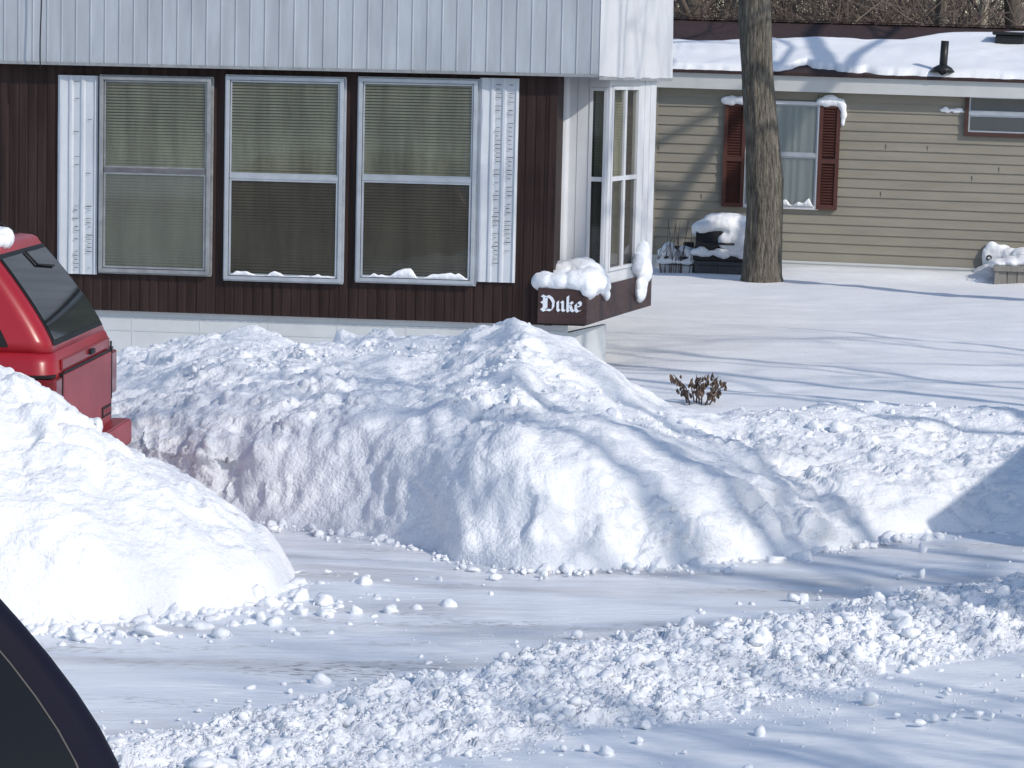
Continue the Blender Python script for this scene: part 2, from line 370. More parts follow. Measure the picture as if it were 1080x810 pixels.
def mound(name, cx, cy, ax, by, prof, seed, na=760, nr=300, pw=2.4, amps=(.035, .022, .010), label='', cat='snow pile', byb=None):
    th = np.linspace(0, 2*math.pi, na, endpoint=False)[:, None]; rr = (1 - np.linspace(0, 1, nr)**1.35)[None, :]
    rr = np.linspace(1, 0, nr)[None, :]**0.8
    c, s = np.cos(th), np.sin(th)
    b = np.where(s > 0, byb or by, by)
    R = 1 / (np.abs(c/ax)**pw + np.abs(s/b)**pw)**(1/pw)
    x = cx + rr*R*c; y = cy + rr*R*s
    d = (1 - rr) * ax * np.ones_like(x)
    z = np.interp(d, prof[0], prof[1]) - .03*(rr > .999)
    P = np.stack([x, y, z], -1)
    k = np.hanning(15)[1:-1]; k /= k.sum()
    for j in range(na): P[j, :, 2] = np.convolve(np.pad(P[j, :, 2], 6, mode='edge'), k, 'valid')
    P[:, 0, 2] = -.06
    P = P[:, ::-1] if False else P
    N = grid_normals(P); N[N[..., 2] < 0] *= -1
    x, y, z = P[..., 0], P[..., 1], P[..., 2]
    edge = sst(0, .12, 1 - rr) * np.ones_like(x) * np.clip(rr/.15, 0, 1)
    d = amps[0]*fbm(x*1.1, y*1.1, z, 2, seed) + amps[1]*fbm(x*3.7, y*3.7, z*3, 3, seed+10)
    crest = sst(.75, .98, N[..., 2]) ; rough = .6 + .4*np.maximum(sst(.28, .05, z), sst(.35, .9, z)*.6)
    bil = np.abs(vn(x*10, y*10, z*10, seed+20))*.6 + np.abs(vn(x*19, y*19, z*19, seed+21))*.4
    d = d + amps[2]*rough*(.55*fbm(x*14, y*14, z*12, 3, seed+30) + 1.5*bil - .5)
    P = P + N*(d*edge)[..., None]
    N = grid_normals(P); N[N[..., 2] < 0] *= -1
    pm = sst(-.2, .4, vn(P[..., 0]*1.0, P[..., 1]*1.0, P[..., 2]*1.2, seed+72))
    P = P + N*(edge*(.042*blocky(P, .42, seed+40)*(.3+.7*pm) + .016*blocky(P, .16, seed+50)*(.15+.85*pm)*rough + .011*blocky(P, .06, seed+60)*rough))[..., None]
    return tag(grid_mesh(name, P, 'snow_lumpy', wrap=True), label, cat)
mound('snow_pile', -3.62, 13.05, 2.64, 1.42,
      ([0, .085, .26, .51, .77, 1.03, 1.28, 1.7, 2.2, 2.64], [0, .14, .30, .47, .58, .71, .90, 1.08, 1.14, 1.16]), 300,
      label='big rounded snow pile at the left hiding the lower half of the red car')

# windrow of loose clods across the foreground
nx, ny = 620, 260
X = np.linspace(-3.2, 4.6, nx)[:, None] * np.ones((1, ny)); T = np.linspace(-1, 1, ny)[None, :] * np.ones((nx, 1))
Y = wr_y(X) - .06 + T * 1.0
prof = np.where(T > 0, sst(1, .35, T), sst(-.95, .15, T))
edge_n = .25*vn(X*1.3, Y*1.3, 0, 81) + .15*vn(X*4, Y*4, 0, 82)
Z = np.clip(prof + edge_n*prof*1.2, 0, 2) * .075 * (1 + .35*vn(X*.8, Y*.8, 0, 83)) * sst(-3.2, -1.6, X)
bil = np.abs(vn(X*8, Y*8, 0, 84))*.5 + np.abs(vn(X*15, Y*15, 0, 85))*.35 + np.abs(vn(X*31, Y*31, 0, 86))*.15
Pb = np.stack([X, Y, Z], -1)
Z = Z + np.clip(prof*2.2, 0, 1)*(.025*(bil - .15) + .026*blocky(Pb, .15, 180) + .011*blocky(Pb, .065, 190)) - .012 + .03*np.clip(prof, 0, 1)
WR = np.stack([X, Y, Z], -1)
tag(grid_mesh('snow_windrow', WR, 'snow_lumpy'), 'low ridge of churned snow left by a plow across the foreground', 'snow ridge')

def ico(sub):
    bm = bmesh.new(); bmesh.ops.create_icosphere(bm, subdivisions=sub, radius=1)
    V = np.array([v.co[:] for v in bm.verts]); Fc = np.array([[v.index for v in f.verts] for f in bm.faces]); bm.free(); return V, Fc
ICO = {1: ico(1), 2: ico(2), 3: ico(3)}
def clod_mesh(name, spots, m='snow'):
    """spots: list of (x,y,z,r): all clods of one scatter in one mesh"""
    VS, FS, off = [], [], 0
    for sub, sel in ((3, [s for s in spots if s[3] > .036]), (2, [s for s in spots if .013 < s[3] <= .036]), (1, [s for s in spots if s[3] <= .013])):
        if not sel: continue
        V0, F0 = ICO[sub]; S = np.array(sel); n = len(S)
        sq = RNG.uniform(.65, 1.3, (n, 1, 3)); sq[..., 2] *= .8
        ph = RNG.uniform(0, 100, (n, 1, 3)); a = RNG.uniform(0, 6.28, n)
        pn = RNG.normal(size=(n, 9, 3)); pn /= np.linalg.norm(pn, axis=-1, keepdims=True); hh = RNG.uniform(.55, 1.0, (n, 9))
        dt = np.einsum('vk,njk->nvj', V0, pn)
        dis = np.minimum(1.25, (hh[:, None, :]/np.maximum(dt, .05)).min(-1))           # cut by random planes
        Vn = V0[None]*1.6 + ph
        dis = dis*(1 + .16*vn(Vn[..., 0], Vn[..., 1], Vn[..., 2], 5) + (.13*vn(Vn[..., 0]*2.6, Vn[..., 1]*2.6, Vn[..., 2]*2.6, 6) if sub > 1 else 0))
        V = V0[None]*dis[..., None]*sq
        c, s = np.cos(a)[:, None], np.sin(a)[:, None]
        V = np.stack([V[..., 0]*c - V[..., 1]*s, V[..., 0]*s + V[..., 1]*c, V[..., 2]], -1)*S[:, None, 3:4] + S[:, None, :3]
        VS.append(V.reshape(-1, 3)); FS.append((F0[None] + (np.arange(n)*len(V0))[:, None, None]).reshape(-1, 3) + off); off += n*len(V0)
    return np_mesh(name, np.vstack(VS), np.vstack(FS), m)
def wr_z(x, y):
    i = int(np.clip((x + 3.2)/7.8*(nx-1), 0, nx-1)); t = (y - wr_y(x) + .06)/1.0
    if abs(t) > 1: return 0.0
    return max(0.0, WR[i, int((t+1)/2*(ny-1)), 2])
spots = []
for k in range(17000):
    x = random.uniform(-1.9, 3.4); t = random.gauss(-.05, .48)
    if abs(t) > 1.25: continue
    y = wr_y(x) - .06 + t*.95
    r = min(.042, .0062*math.exp(random.gauss(.2, .62)))
    if abs(t) > .8: r *= .6
    spots.append((x, y, wr_z(x, y) + r*random.uniform(-.6, .25), r))
for k in range(9000):                                    # fine crumbs that blend the ridge into the road
    x = random.uniform(-1.9, 3.4); y = wr_y(x) - .1 + random.gauss(0, .62); r = random.uniform(.0025, .0065); spots.append((x, y, wr_z(x, y) + .006 + r*.2, r))
for k in range(260):                                     # strays on the road and the drive
    x = random.uniform(-1.5, 3.5); y = wr_y(x) + random.choice([random.uniform(-1.8, -.7), random.uniform(.7, 1.2)])
    r = .008*math.exp(random.gauss(.2, .5)); spots.append((x, y, .015 + r*.4, r))
tag(clod_mesh('snow_clods', spots), 'loose snow clods strewn along the plowed ridge in the foreground', 'snow clods', kind='stuff')
spots = []
for k in range(2600):                                    # skirt of clods at the foot of the left pile
    th = random.uniform(-2.6, .1); rr = 1 + abs(random.gauss(0, .12)) - .06
    x = -3.62 + 2.64*math.copysign(abs(math.cos(th))**(2/2.4), math.cos(th))*rr; y = 13.05 + 1.42*math.copysign(abs(math.sin(th))**(2/2.4), math.sin(th))*rr
    r = min(.045, .008*math.exp(random.gauss(.3, .55))); spots.append((x, y, max(0, (1-rr)*1.2) + r*.3, r))
for x, y, r in [(-.52, 12.35, .055), (-.40, 12.42, .045), (-.66, 12.3, .05), (-.27, 12.5, .05), (-.8, 12.25, .045), (-1.72, 11.55, .04), (-1.2, 11.75, .05), (-1.0, 12.0, .05), (-.9, 12.25, .06), (-1.5, 11.75, .06), (-1.75, 11.8, .05), (-1.95, 11.75, .05)]:
    r *= .72; spots.append((x, y, r*.4, r))
tag(clod_mesh('pile_clods', spots), 'loose snow clods lying at the foot of the left snow pile', 'snow clods', kind='stuff')
spots = []
for k in range(5200):                                    # along the foot of the bank and over its rough top
    i = random.randrange(40, BANK.shape[0]-5)
    if random.random() < .22:
        p = BANK[i, 8]; x = p[0]; y = p[1] - abs(random.gauss(0, .12)) + .05; z = .01
        r = min(.045, .009*math.exp(random.gauss(.2, .6)))
    else:
        j = random.randrange(120, 270); p = BANK[i, j]
        if vn(p[0]*1.3, p[1]*1.3, 0, 71) < random.uniform(-.25, .1): continue
        x, y, z = p; r = min(.045, .0065*math.exp(random.gauss(.25, .6)))
    spots.append((x, y, z + r*.05, r))
for px, py, r in [(720, 578, .07), (745, 582, .05), (690, 590, .06), (912, 577, .06), (974, 582, .05), (640, 600, .05), (850, 583, .04), (848, 637, .05)]:
    p = gnd(px, py); r *= .65; spots.append((p.x, p.y, r*.4, r))
p = at(549, 331, 16.55); spots.append((p.x, p.y, p.z - .085, .085))
tag(clod_mesh('bank_clods', spots), 'loose snow clods on top of and along the foot of the long snow bank', 'snow clods', kind='stuff')

# ---- a snow lump from overlapping ellipsoids, fused and roughened
def snow_lump(name, ells, voxel, label, amp=.008, loc=None, rz=0, cat='snow', group=None):
    bm = bmesh.new()
    for (x, y, z, a, b, c) in ells:
        bmesh.ops.create_icosphere(bm, subdivisions=3, radius=1, matrix=Matrix.Translation((x, y, z)) @ Matrix.Diagonal((a, b, c, 1)))
    me = bpy.data.meshes.new(name + '_src'); bm.to_mesh(me); bm.free()
    o = bpy.data.objects.new(name + '_src', me); COL.objects.link(o)
    r = o.modifiers.new('r', 'REMESH'); r.mode = 'VOXEL'; r.voxel_size = voxel
    s = o.modifiers.new('s', 'SMOOTH'); s.iterations = 6; s.factor = .5
    dg = bpy.context.evaluated_depsgraph_get(); dg.update()
    m2 = bpy.data.meshes.new_from_object(o.evaluated_get(dg)); bpy.data.objects.remove(o); bpy.data.meshes.remove(me)
    n = len(m2.vertices); co = np.empty(n*3, np.float32); m2.vertices.foreach_get('co', co); co = co.reshape(-1, 3)
    nn = np.empty(n*3, np.float32); m2.vertices.foreach_get('normal', nn); nn = nn.reshape(-1, 3)
    k = .12/voxel*.1 + 5
    d = amp*(fbm(co[:, 0]*k, co[:, 1]*k, co[:, 2]*k, 3, 9) + .8*np.abs(vn(co[:, 0]*k*2.5, co[:, 1]*k*2.5, co[:, 2]*k*2.5, 19)))
    co = co + nn*d[:, None]; m2.vertices.foreach_set('co', co.astype(np.float32).ravel()); m2.update(); m2.name = name; m2.materials.clear()
    o2 = link(name, m2, 'snow', None, True)
    if loc is not None: o2.location = loc; o2.rotation_euler = (0, 0, rz)
    return tag(o2, label, cat, group)
def snow_strip(name, x0, x1, y0, y1, z0, hfun, loc, rz, label, n=60):
    """irregular strip of snow lying along a sill: x0..x1 wide, y0..y1 deep, hfun(t) high"""
    mb = MB(); rings = []
    for i in range(n+1):
        t = i/n; x = x0 + (x1-x0)*t; h = max(.004, hfun(t)) ; jj = .006*float(vn(t*30, 1.2, 0, 3))
        rings.append([(x, y0+jj, z0), (x, y0+jj, z0+h*.75), (x, y0+(y1-y0)*.35, z0+h), (x, y1, z0+h*.9), (x, y1, z0)])
    mb.loft(rings)
    o = mb.build(name, 'snow', None, True); o.location = loc; o.rotation_euler = (0, 0, rz)
    return tag(o, label, 'snow')

# ------------------------------------------------------------------ near mobile home
TH = math.radians(7.0)
P0 = at(582, 335, 22.0); HO = Vector((P0.x, P0.y, 0))
U = Vector((math.cos(TH), -math.sin(TH), 0)); Vv = Vector((math.sin(TH), math.cos(TH), 0))
def HL(px, py, v=0.0):
    """pixel -> (u, z) on the plane v metres behind the front wall"""
    d = ray(px, py); c = Vector((0, 0, CAMH)); p = HO + Vv*v
    t = (p - c).dot(Vv)/d.dot(Vv); q = c + d*t
    return (q - HO).dot(U), q.z
def HW(px, Y, py=200):
    q = at(px, py, Y) - HO
    return (q.dot(U), q.dot(Vv))
home = empty('mobile_home', HO, -TH, 'brown mobile home with ribbed white roof valance and three tall front windows', 'mobile home')
UL = -5.4
zb = HL(400, 337)[1]; zt = HL(400, 76)[1]
def ribbed(mb, u0, u1, z0, z1, v, period, depth, groove):
    us = []; u = u0
    while u < u1 - 1e-6:
        us += [(u, v), (min(u1, u+period-groove), v), (min(u1, u+period-groove*.75), v+depth), (min(u1, u+period-groove*.25), v+depth)]; u += period
    us.append((u1, v)); n = len(us)
    mb.raw([(a, b, z0) for a, b in us] + [(a, b, z1) for a, b in us], [(i, i+1, n+i+1, n+i) for i in range(n-1)])
mb = MB(); ribbed(mb, UL, 0, zb, zt+.12, 0, .076, .005, .022)
mb.box(UL, 0, .012, .05, zb, zt+.12); mb.box(-.03, 0, .05, 9, zb, zt+.12); mb.box(UL, UL+.03, .05, 9, zb, zt+.12)
mb.build('siding', 'brown_siding', home)
MB().box(-.055, .004, -.006, .0, zb-.002, zt+.1).build('corner_trim', 'brown_siding', home)
# skirting below
su, sv = HW(643, 22.9)
sk = MB(); sk.box(UL, .12, .05, .07, -.05, zb-.003)
sk.prism([(.12, .05), (su-.22, .05), (su, sv), (su-.03, sv+.02), (su-.26, .07), (.12, .07)], -.05, zb-.06)
for k in range(10):
    u = UL+.4+k*.55; sk.box(u, u+.008, .047, .05, -.05, zb-.01)
sk.box(UL, .1, .046, .05, zb-.06, zb-.05); sk.box(UL, .1, .046, .05, zb-.16, zb-.152)
sk.build('skirting', 'skirting', home)
# roof valance
vb = -0.11
uc, zc = HL(632, 80, vb); zl = HL(0, 71, vb)[1]
ue, ve = HW(710, 24.3, 60)
ZT = 3.55
val = MB(); ribbed(val, UL-.1, uc, zc, ZT, vb, .1155, -.006, .012)
val.build('valance', 'valance', home)
# side of the valance, softly wavy sheet
n = 40; vs = []; fs = []
for i in range(n+1):
    t = i/n; u = uc+(ue-uc)*t; v = vb+(ve-vb)*t; wv = .006*math.sin(t*9*math.pi)
    sag = -.05*math.sin(t*math.pi)*.6
    vs += [(u+wv, v, zc + (.0 if t < .02 else sag*.5)), (u+wv*.5-.02*t, v, ZT)]
    if i: fs.append((2*i-2, 2*i, 2*i+1, 2*i-1))
MB().raw(vs, fs).build('valance_side', 'white_panel', home, True)
MB().box(UL-.1, uc, vb-.006, vb+.004, zc-.012, zc+.012).prism([(uc+.001, vb-.005), (ue+.002, ve), (ue-.01, ve), (uc-.005, vb+.006)], zc-.03, zc-.005).build('valance_edge', 'old_aluminium', home)
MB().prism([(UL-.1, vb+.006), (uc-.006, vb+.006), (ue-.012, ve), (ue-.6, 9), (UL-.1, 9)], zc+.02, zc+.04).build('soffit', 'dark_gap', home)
MB().prism([(UL-.1, vb+.01), (uc-.01, vb+.01), (ue-.03, ve), (ue-.03, 9), (UL-.1, 9)], ZT-.05, ZT).build('roof', 'white_metal', home)
tag(snow_lump('snow_sheet', [(-2.6, 4, 0, 3.3, 4.1, .16)], .08, 'snow blanket on the flat roof of the brown mobile home', .02, HO + Vector((0, 0, ZT)), -TH), None, None)

def blind(mb, u0, u1, z0, z1, v, pitch):
    z = z0; vs = []; fs = []
    while z < z1:
        o = len(vs); a = .004*float(vn(z*3, 2.2, 0, 5))
        vs += [(u0, v, z), (u1, v+a*.3, z), (u0, v+.010, z+pitch*.87+a), (u1, v+.010, z+pitch*.87+a*.6), (u0, v+.0125, z+pitch), (u1, v+.0125, z+pitch)]
        fs += [(o, o+1, o+3, o+2)]
        z += pitch
    mb.raw(vs, fs)
def frame_rect(mb, u0, u1, z0, z1, v0, v1, b):
    mb.box(u0, u0+b, v0, v1, z0, z1); mb.box(u1-b, u1, v0, v1, z0, z1)
    mb.box(u0+b, u1-b, v0, v1, z0, z0+b); mb.box(u0+b, u1-b, v0, v1, z1-b, z1)
WIN = []
def home_window(px0, px1, pyt, pyb, pyr, frame_m, rail_m, low):
    u0, z1 = HL(px0, pyt); u1, _ = HL(px1, pyt); z0 = HL((px0+px1)/2, pyb)[1]; zr = HL((px0+px1)/2, pyr)[1]
    wd = MB(); frame_rect(wd, u0, u1, z0, z1, -.050, -.001, .029)
    wd.box(u0-.012, u1+.012, -.012, -.0015, z0-.014, z0); wd.box(u0-.012, u1+.012, -.012, -.0015, z1, z1+.012)
    wd.box(u0-.016, u0, -.010, -.0015, z0, z1); wd.box(u1, u1+.016, -.010, -.0015, z0, z1)
    for k in range(9):
        for uu in (u0-.008, u1+.008):
            z = z0+.05+(z1-z0-.1)*k/8; wd.box(uu-.004, uu+.004, -.014, -.010, z-.004, z+.004)
    wf = wd.build('window', frame_m, home, bevel=.003)
    s = MB(); s.box(u0+.034, u1-.034, -.046, -.020, zr-.018, zr+.018)
    s.build('meeting_rail', rail_m, wf, bevel=.003)
    s2 = MB(); frame_rect(s2, u0+.034, u1-.034, z0+.034, zr-.018, -.040, -.030, .016); frame_rect(s2, u0+.034, u1-.034, zr+.018, z1-.034, -.034, -.026, .012)
    s2.build('sash', frame_m, wf)
    b = MB(); blind(b, u0+.036, u1-.036, z0+.036, z1-.036, -.022, .0235); b.build('blind', 'blind', wf)
    MB().box(u0+.034, u1-.034, -.0055, -.0025, z0+.034, z1-.034).build('window_backing', 'room_dark', wf)
    MB().raw([(u0+.05, -.0305, zr+.02), (u1-.05, -.0305, zr+.02), (u1-.05, -.0305, z1-.045), (u0+.05, -.0305, z1-.045)], [(0, 1, 2, 3)]).build('upper_pane', 'pane', wf)
    MB().raw([(u0+.05, -.0355, z0+.05), (u1-.05, -.0355, z0+.05), (u1-.05, -.0355, zr-.03), (u0+.05, -.0355, zr-.03)], [(0, 1, 2, 3)]).build('lower_pane', low, wf)
    WIN.append((u0, u1, z0, z1)); return wf
home_window(107, 224, 80, 288, 180, 'old_aluminium', 'rail_dark', 'dusty_pane')
home_window(240, 364, 80, 296, 187, 'aluminium', 'aluminium', 'screen_pane')
home_window(380, 505, 82, 298, 189, 'aluminium', 'aluminium', 'screen_pane')
def home_shutter(px0, px1, pyt, pyb, seed, zfrom):
    u0, z1 = HL(px0, pyt); u1, _ = HL(px1, pyt); z0 = HL(px0, pyb)[1]; w_ = u1-u0
    fr = [0, .06, .10, .26, .30, .36, .40, .55, .60, .66, .70, .90, .94, 1.0]; dv = [-.016, -.03, -.03, -.018, -.030, -.030, -.018, -.018, -.030, -.030, -.018, -.018, -.03, -.016]
    m = MB(); k = len(fr)
    zz = [z0] + [z0 + (z1-z0)*j/12 + .006*float(vn(j*1.7, seed, 0, 3)) for j in range(1, 12)] + [z1]
    m.raw([(u0+w_*fr[i], dv[i] + .002*float(vn(i, j*.7, seed, 2)), z) for j, z in enumerate(zz) for i in range(k)],
          [(j*k+i, j*k+i+1, (j+1)*k+i+1, (j+1)*k+i) for j in range(len(zz)-1) for i in range(k-1)])
    m.box(u0, u1, -.015, -.001, z0, z1)
    m.marks('dark_gap'); s = m; random.seed(seed)
    for j in range(46):
        z = z0 + .05 + (z1-z0-.1)*j/45
        for c in (.48, .80):
            if random.random() < zfrom(j/45):
                h = random.uniform(.003, .006); ww = random.uniform(.025, .05); cc = u0+w_*c + random.uniform(-.006, .006)
                s.box(cc-ww/2, cc+ww/2, -.0325, -.031, z-h/2, z+h/2)
    m.build('shutter', 'white_metal', home)
home_shutter(62, 104, 79, 288, 3, lambda t: .75 if t < .35 else .15)
home_shutter(507, 548, 82, 297, 5, lambda t: .3 if t < .15 else .9)
random.seed(11)
# bay at the right corner: white panels, windows, brown ledge below
LB = (HL(567, 320, -.075)[0], -.075); LBr = (HL(619, 320, -.075)[0], -.075); LC = HW(687, 23.9, 310)
zl1 = HL(600, 305, -.075)[1]; zl0 = HL(600, 342, -.075)[1]
ledge = MB().prism([LB, LBr, LC, (LC[0]-.06, LC[1]+.03), (0.0, .9), (LB[0], -.012)], zl0, zl1).build('ledge', 'brown_board', home, bevel=.004)
MB().prism([(LB[0]+.02, -.06), (LBr[0]-.02, -.06), (LC[0]-.05, LC[1]), (0.01, .8), (LB[0]+.02, -.02)], zl0-.012, zl0-.002).build('ledge_underside', 'dark_gap', ledge)
# lettering on the ledge, broad nib strokes
def nib_text(mb, u, z, h, glyphs, v):
    ang = math.radians(38); nw = .20*h; nx_, nz_ = nw*math.cos(ang)/2, nw*math.sin(ang)/2; dep = 0
    for gl, adv in glyphs:
        for st in gl:
            for (a, b) in zip(st[:-1], st[1:]):
                dep += .00025
                ax, az, bx, bz = u+a[0]*h, z+a[1]*h, u+b[0]*h, z+b[1]*h
                q = [(ax-nx_, az-nz_), (ax+nx_, az+nz_), (bx+nx_, bz+nz_), (bx-nx_, bz-nz_)]
                ar = sum(q[i][0]*q[(i+1) % 4][1]-q[(i+1) % 4][0]*q[i][1] for i in range(4))
                if abs(ar) < 2e-6: 
                    q = [(ax-nx_, az-nz_-.002), (ax+nx_, az+nz_-.002), (bx+nx_, bz+nz_+.002), (bx-nx_, bz-nz_+.002)]; ar = 1
                if ar < 0: q = q[::-1]
                mb.prism_y(q, v-dep-.003, v-.0005)
        u += adv*h
gD = [[(.16, .95), (.16, .12)], [(.30, .86), (.30, .16)], [(0, .18), (.18, .02), (.36, .10), (.62, .06), (.74, .24), (.76, .6), (.62, .84), (.40, .98), (.20, .90), (.02, 1.0)], [(.0, .62), (.16, .52)], [(.0, .02), (.16, .12)]]
gu = [[(.02, .58), (.12, .66), (.12, .14), (.22, .03), (.40, .16)], [(.36, .66), (.44, .58), (.44, .12), (.56, .04)]]
gk = [[(.04, .92), (.14, 1.0), (.14, .08), (.22, .02)], [(.14, .42), (.34, .64), (.44, .52), (.30, .40), (.18, .38)], [(.30, .38), (.42, .10), (.54, .04)]]
ge = [[(.10, .52), (.08, .46), (.08, .16), (.20, .02), (.40, .12)], [(.10, .52), (.26, .66), (.40, .54), (.38, .42)], [(.06, .30), (.20, .36), (.40, .40)]]
tm = MB(); u0, z0 = HL(571, 328, -.076); h = HL(571, 311.5, -.076)[1]-z0; nib_text(tm, u0, z0, h, [(gD, .92), (gu, .62), (gk, .58), (ge, .5)], -.0752)
tm.build('lettering', 'letter', ledge)
# bay body
vf = .55
A = (HL(586, 200, vf)[0], vf); Pm = (HL(640, 200, vf)[0], vf); C2 = (LC[0]-.005, LC[1]+.01)
zw0 = zl1; zw1 = zc+.02
ug = HL(619.5, 200, vf)[0]; 
bay = MB()
bay.box(A[0], A[0]+.06, vf-.035, vf, zw0, zw1)                       # corner column and flat panels
bay.tube([(A[0]+.05, vf-.02, zw0), (A[0]+.05, vf-.02, zw1)], .05, 14)
bay.box(A[0]+.06, A[0]+.158, vf-.012, vf, zw0, zw1); bay.box(A[0]+.162, ug, vf-.014, vf, zw0, zw1)
bay.box(A[0]+.158, A[0]+.162, vf-.004, vf, zw0, zw1)
sd_ = Vector((C2[0]-Pm[0], C2[1]-Pm[1], 0)); SL = sd_.length; sd_.normalize(); sn = Vector((sd_.y, -sd_.x, 0))
def S(s, o=0): return (Pm[0]+sd_.x*s+sn.x*o, Pm[1]+sd_.y*s+sn.y*o)
def sside(mb, s0, s1, o0, o1, z0, z1): mb.prism([S(s0, o0), S(s0, o1), S(s1, o1), S(s1, o0)][::-1], z0, z1)
# side spans (fractions): corner post, double window, white panel
f1, f2 = .05*SL, .60*SL
bay.build('bay_panel', 'white_panel', home); bay = MB()
sside(bay, f2+.02, SL, -.04, 0, zw0-.02, zw1)
for k in range(1, 3): sside(bay, f2+.02+(SL-f2)*k/3.2, f2+.03+(SL-f2)*k/3.2, 0, .006, zw0, zw1)
bay.build('bay_panel', 'white_panel', home)
zwb = HL(630, 279, vf)[1]; zwt = HL(630, 92, vf)[1]; zwr = HL(630, 189, vf)[1]
def bay_window(quad, z0, z1, zr, mull):
    """quad: function mapping (s, outward offset) -> (u, v); s from 0 to length"""
    fn, L = quad
    def bar(mb, s0, s1, o0, o1, a, b): mb.prism([fn(s0, o0), fn(s1, o0), fn(s1, o1), fn(s0, o1)], a, b)
    m = MB(); b = .028
    bar(m, 0, b, -.03, .02, z0, z1); bar(m, L-b, L, -.03, .02, z0, z1); bar(m, b, L-b, -.03, .02, z0, z0+b); bar(m, b, L-b, -.03, .02, z1-b, z1)
    wf = m.build('window', 'white_panel', home, bevel=.003)
    r = MB(); bar(r, b, L-b, -.02, .014, zr-.018, zr+.018); r.build('meeting_rail', 'white_panel', wf)
    if mull:
        r = MB(); bar(r, mull-.03, mull+.03, -.02, .012, z0+b, zr-.018); bar(r, mull-.03, mull+.03, -.02, .012, zr+.018, z1-b); r.build('mullion', 'white_panel', wf)
    p0, p1 = fn(b, -.005), fn(L-b, -.005)
    for nm, za, zz, mt in (('upper_pane', zr+.018, z1-b, 'pane'), ('lower_pane', z0+b, zr-.018, 'screen_pane')):
        MB().raw([(*p0, za), (*p1, za), (*p1, zz), (*p0, zz)], [(0, 1, 2, 3)]).build(nm, mt, wf)
    d0, d1 = fn(b, -.10), fn(L-b, -.10)
    bl = MB(); z = z0+b
    while z < z1-b:
        e0, e1 = fn(b, -.112), fn(L-b, -.112)
        bl.raw([(*d0, z), (*d1, z), (*e1, z+.022), (*e0, z+.022)], [(0, 1, 2, 3)]); z += .0235
    bl.build('blind', 'blind', wf)
    bk = MB(); bar(bk, 0.002, L-.002, -.16, -.13, z0, z1); bk.build('window_backing', 'room_dark', wf)
bay_window((lambda s, o: (ug+s, vf-o), Pm[0]-ug-.012), zwb-.03, zwt, zwr, None)
bay_window((lambda s, o: S(f1+s, o-.004), f2-f1), zwb-.06, zwt+.01, zwr, (f2-f1)*.52)
hd = MB(); hd.box(ug, Pm[0]-.002, vf-.02, vf, zwt+.001, zw1); hd.box(ug, Pm[0]-.002, vf-.02, vf, zw0, zwb-.031)
sside(hd, 0, f2+.019, -.03, .0, zwt+.011, zw1); sside(hd, 0, f2+.019, -.03, 0, zw0, zwb-.061); sside(hd, 0, f1, -.035, .004, zw0, zw1)
hd.build('bay_trim', 'white_panel', home)
MB().box(A[0]+.0, Pm[0]-.1, vf+.2, vf+.22, zw0, zw1).build('bay_inner_wall', 'room_dark', home)
# black service cable in front of the valance
pt = [at(43+.8*math.sin(k*.7), -40 + k*14, 22.28) for k in range(9)]
tag(MB().tube(pt, .006, 6).build('cable', 'rubber', None, True), 'thin black cable hanging in front of the white valance at upper left', 'cable')

# snow on the ledge and on window sills
def hl3(px, py, v): u, z = HL(px, py, v); return (u, v, z)
lu = LB[0]; W = LBr[0]-LB[0]
e = []
for k in range(7): e.append((lu+.05+W*.15*k, .12 + .05*random.random(), zl1+.03+.015*random.random(), .12, .22, .07+.03*random.random()))
e += [(lu+.16, .36, zl1+.07, .15, .2, .12), (lu+.30, .36, zl1+.09, .16, .2, .13), (lu+.38, .15, zl1+.05, .11, .2, .10)]
for t in (.06, .16, .26): 
    q = (LBr[0]+(LC[0]-LBr[0])*t, LBr[1]+(LC[1]-LBr[1])*t); e.append((q[0]-.02, q[1], zl1+.03-t*.14, .06, .16, .09))
q = (LBr[0]+(LC[0]-LBr[0])*.24, LBr[1]+(LC[1]-LBr[1])*.24); e.append((q[0]+.02, q[1], zl1-.04, .035, .06, .09))
snow_lump('snow_heap', e, .012, 'snow heap on the front of the brown ledge above the white lettering', .018, HO, -TH)
e = []
for t, zz, r in ((.74, .12, .08), (.80, .06, .10), (.86, .03, .10), (.80, -.06, .075), (.78, -.14, .055), (.82, .20, .07)):
    q = (LBr[0]+(LC[0]-LBr[0])*t, LBr[1]+(LC[1]-LBr[1])*t); e.append((q[0]+.01, q[1], zl1+zz, r*.65, .16, r*1.1))
snow_lump('snow_clump', e, .014, 'snow clump slumped over the far right end of the brown ledge', .018, HO, -TH)
def ragged(seed, hmax, gaps=()):
    def f(t):
        v = hmax*(.55 + .5*float(fbm(t*7, seed, 0, 3, seed)))
        for a, b in gaps:
            if a < t < b: v = .003
        return v*min(1, t*12, (1-t)*12)
    return f
u0, u1, z0, z1 = WIN[1]
snow_strip('snow_strip', u0+.05, u1-.05, -.052, -.036, z0+.0345, ragged(2, .075), HO, -TH, 'ragged strip of snow along the bottom of the middle front window')
u0, u1, z0, z1 = WIN[2]
snow_strip('snow_strip', u0+.045, u1-.05, -.052, -.036, z0+.0345, ragged(4, .075), HO, -TH, 'ragged strip of snow along the bottom of the right front window')

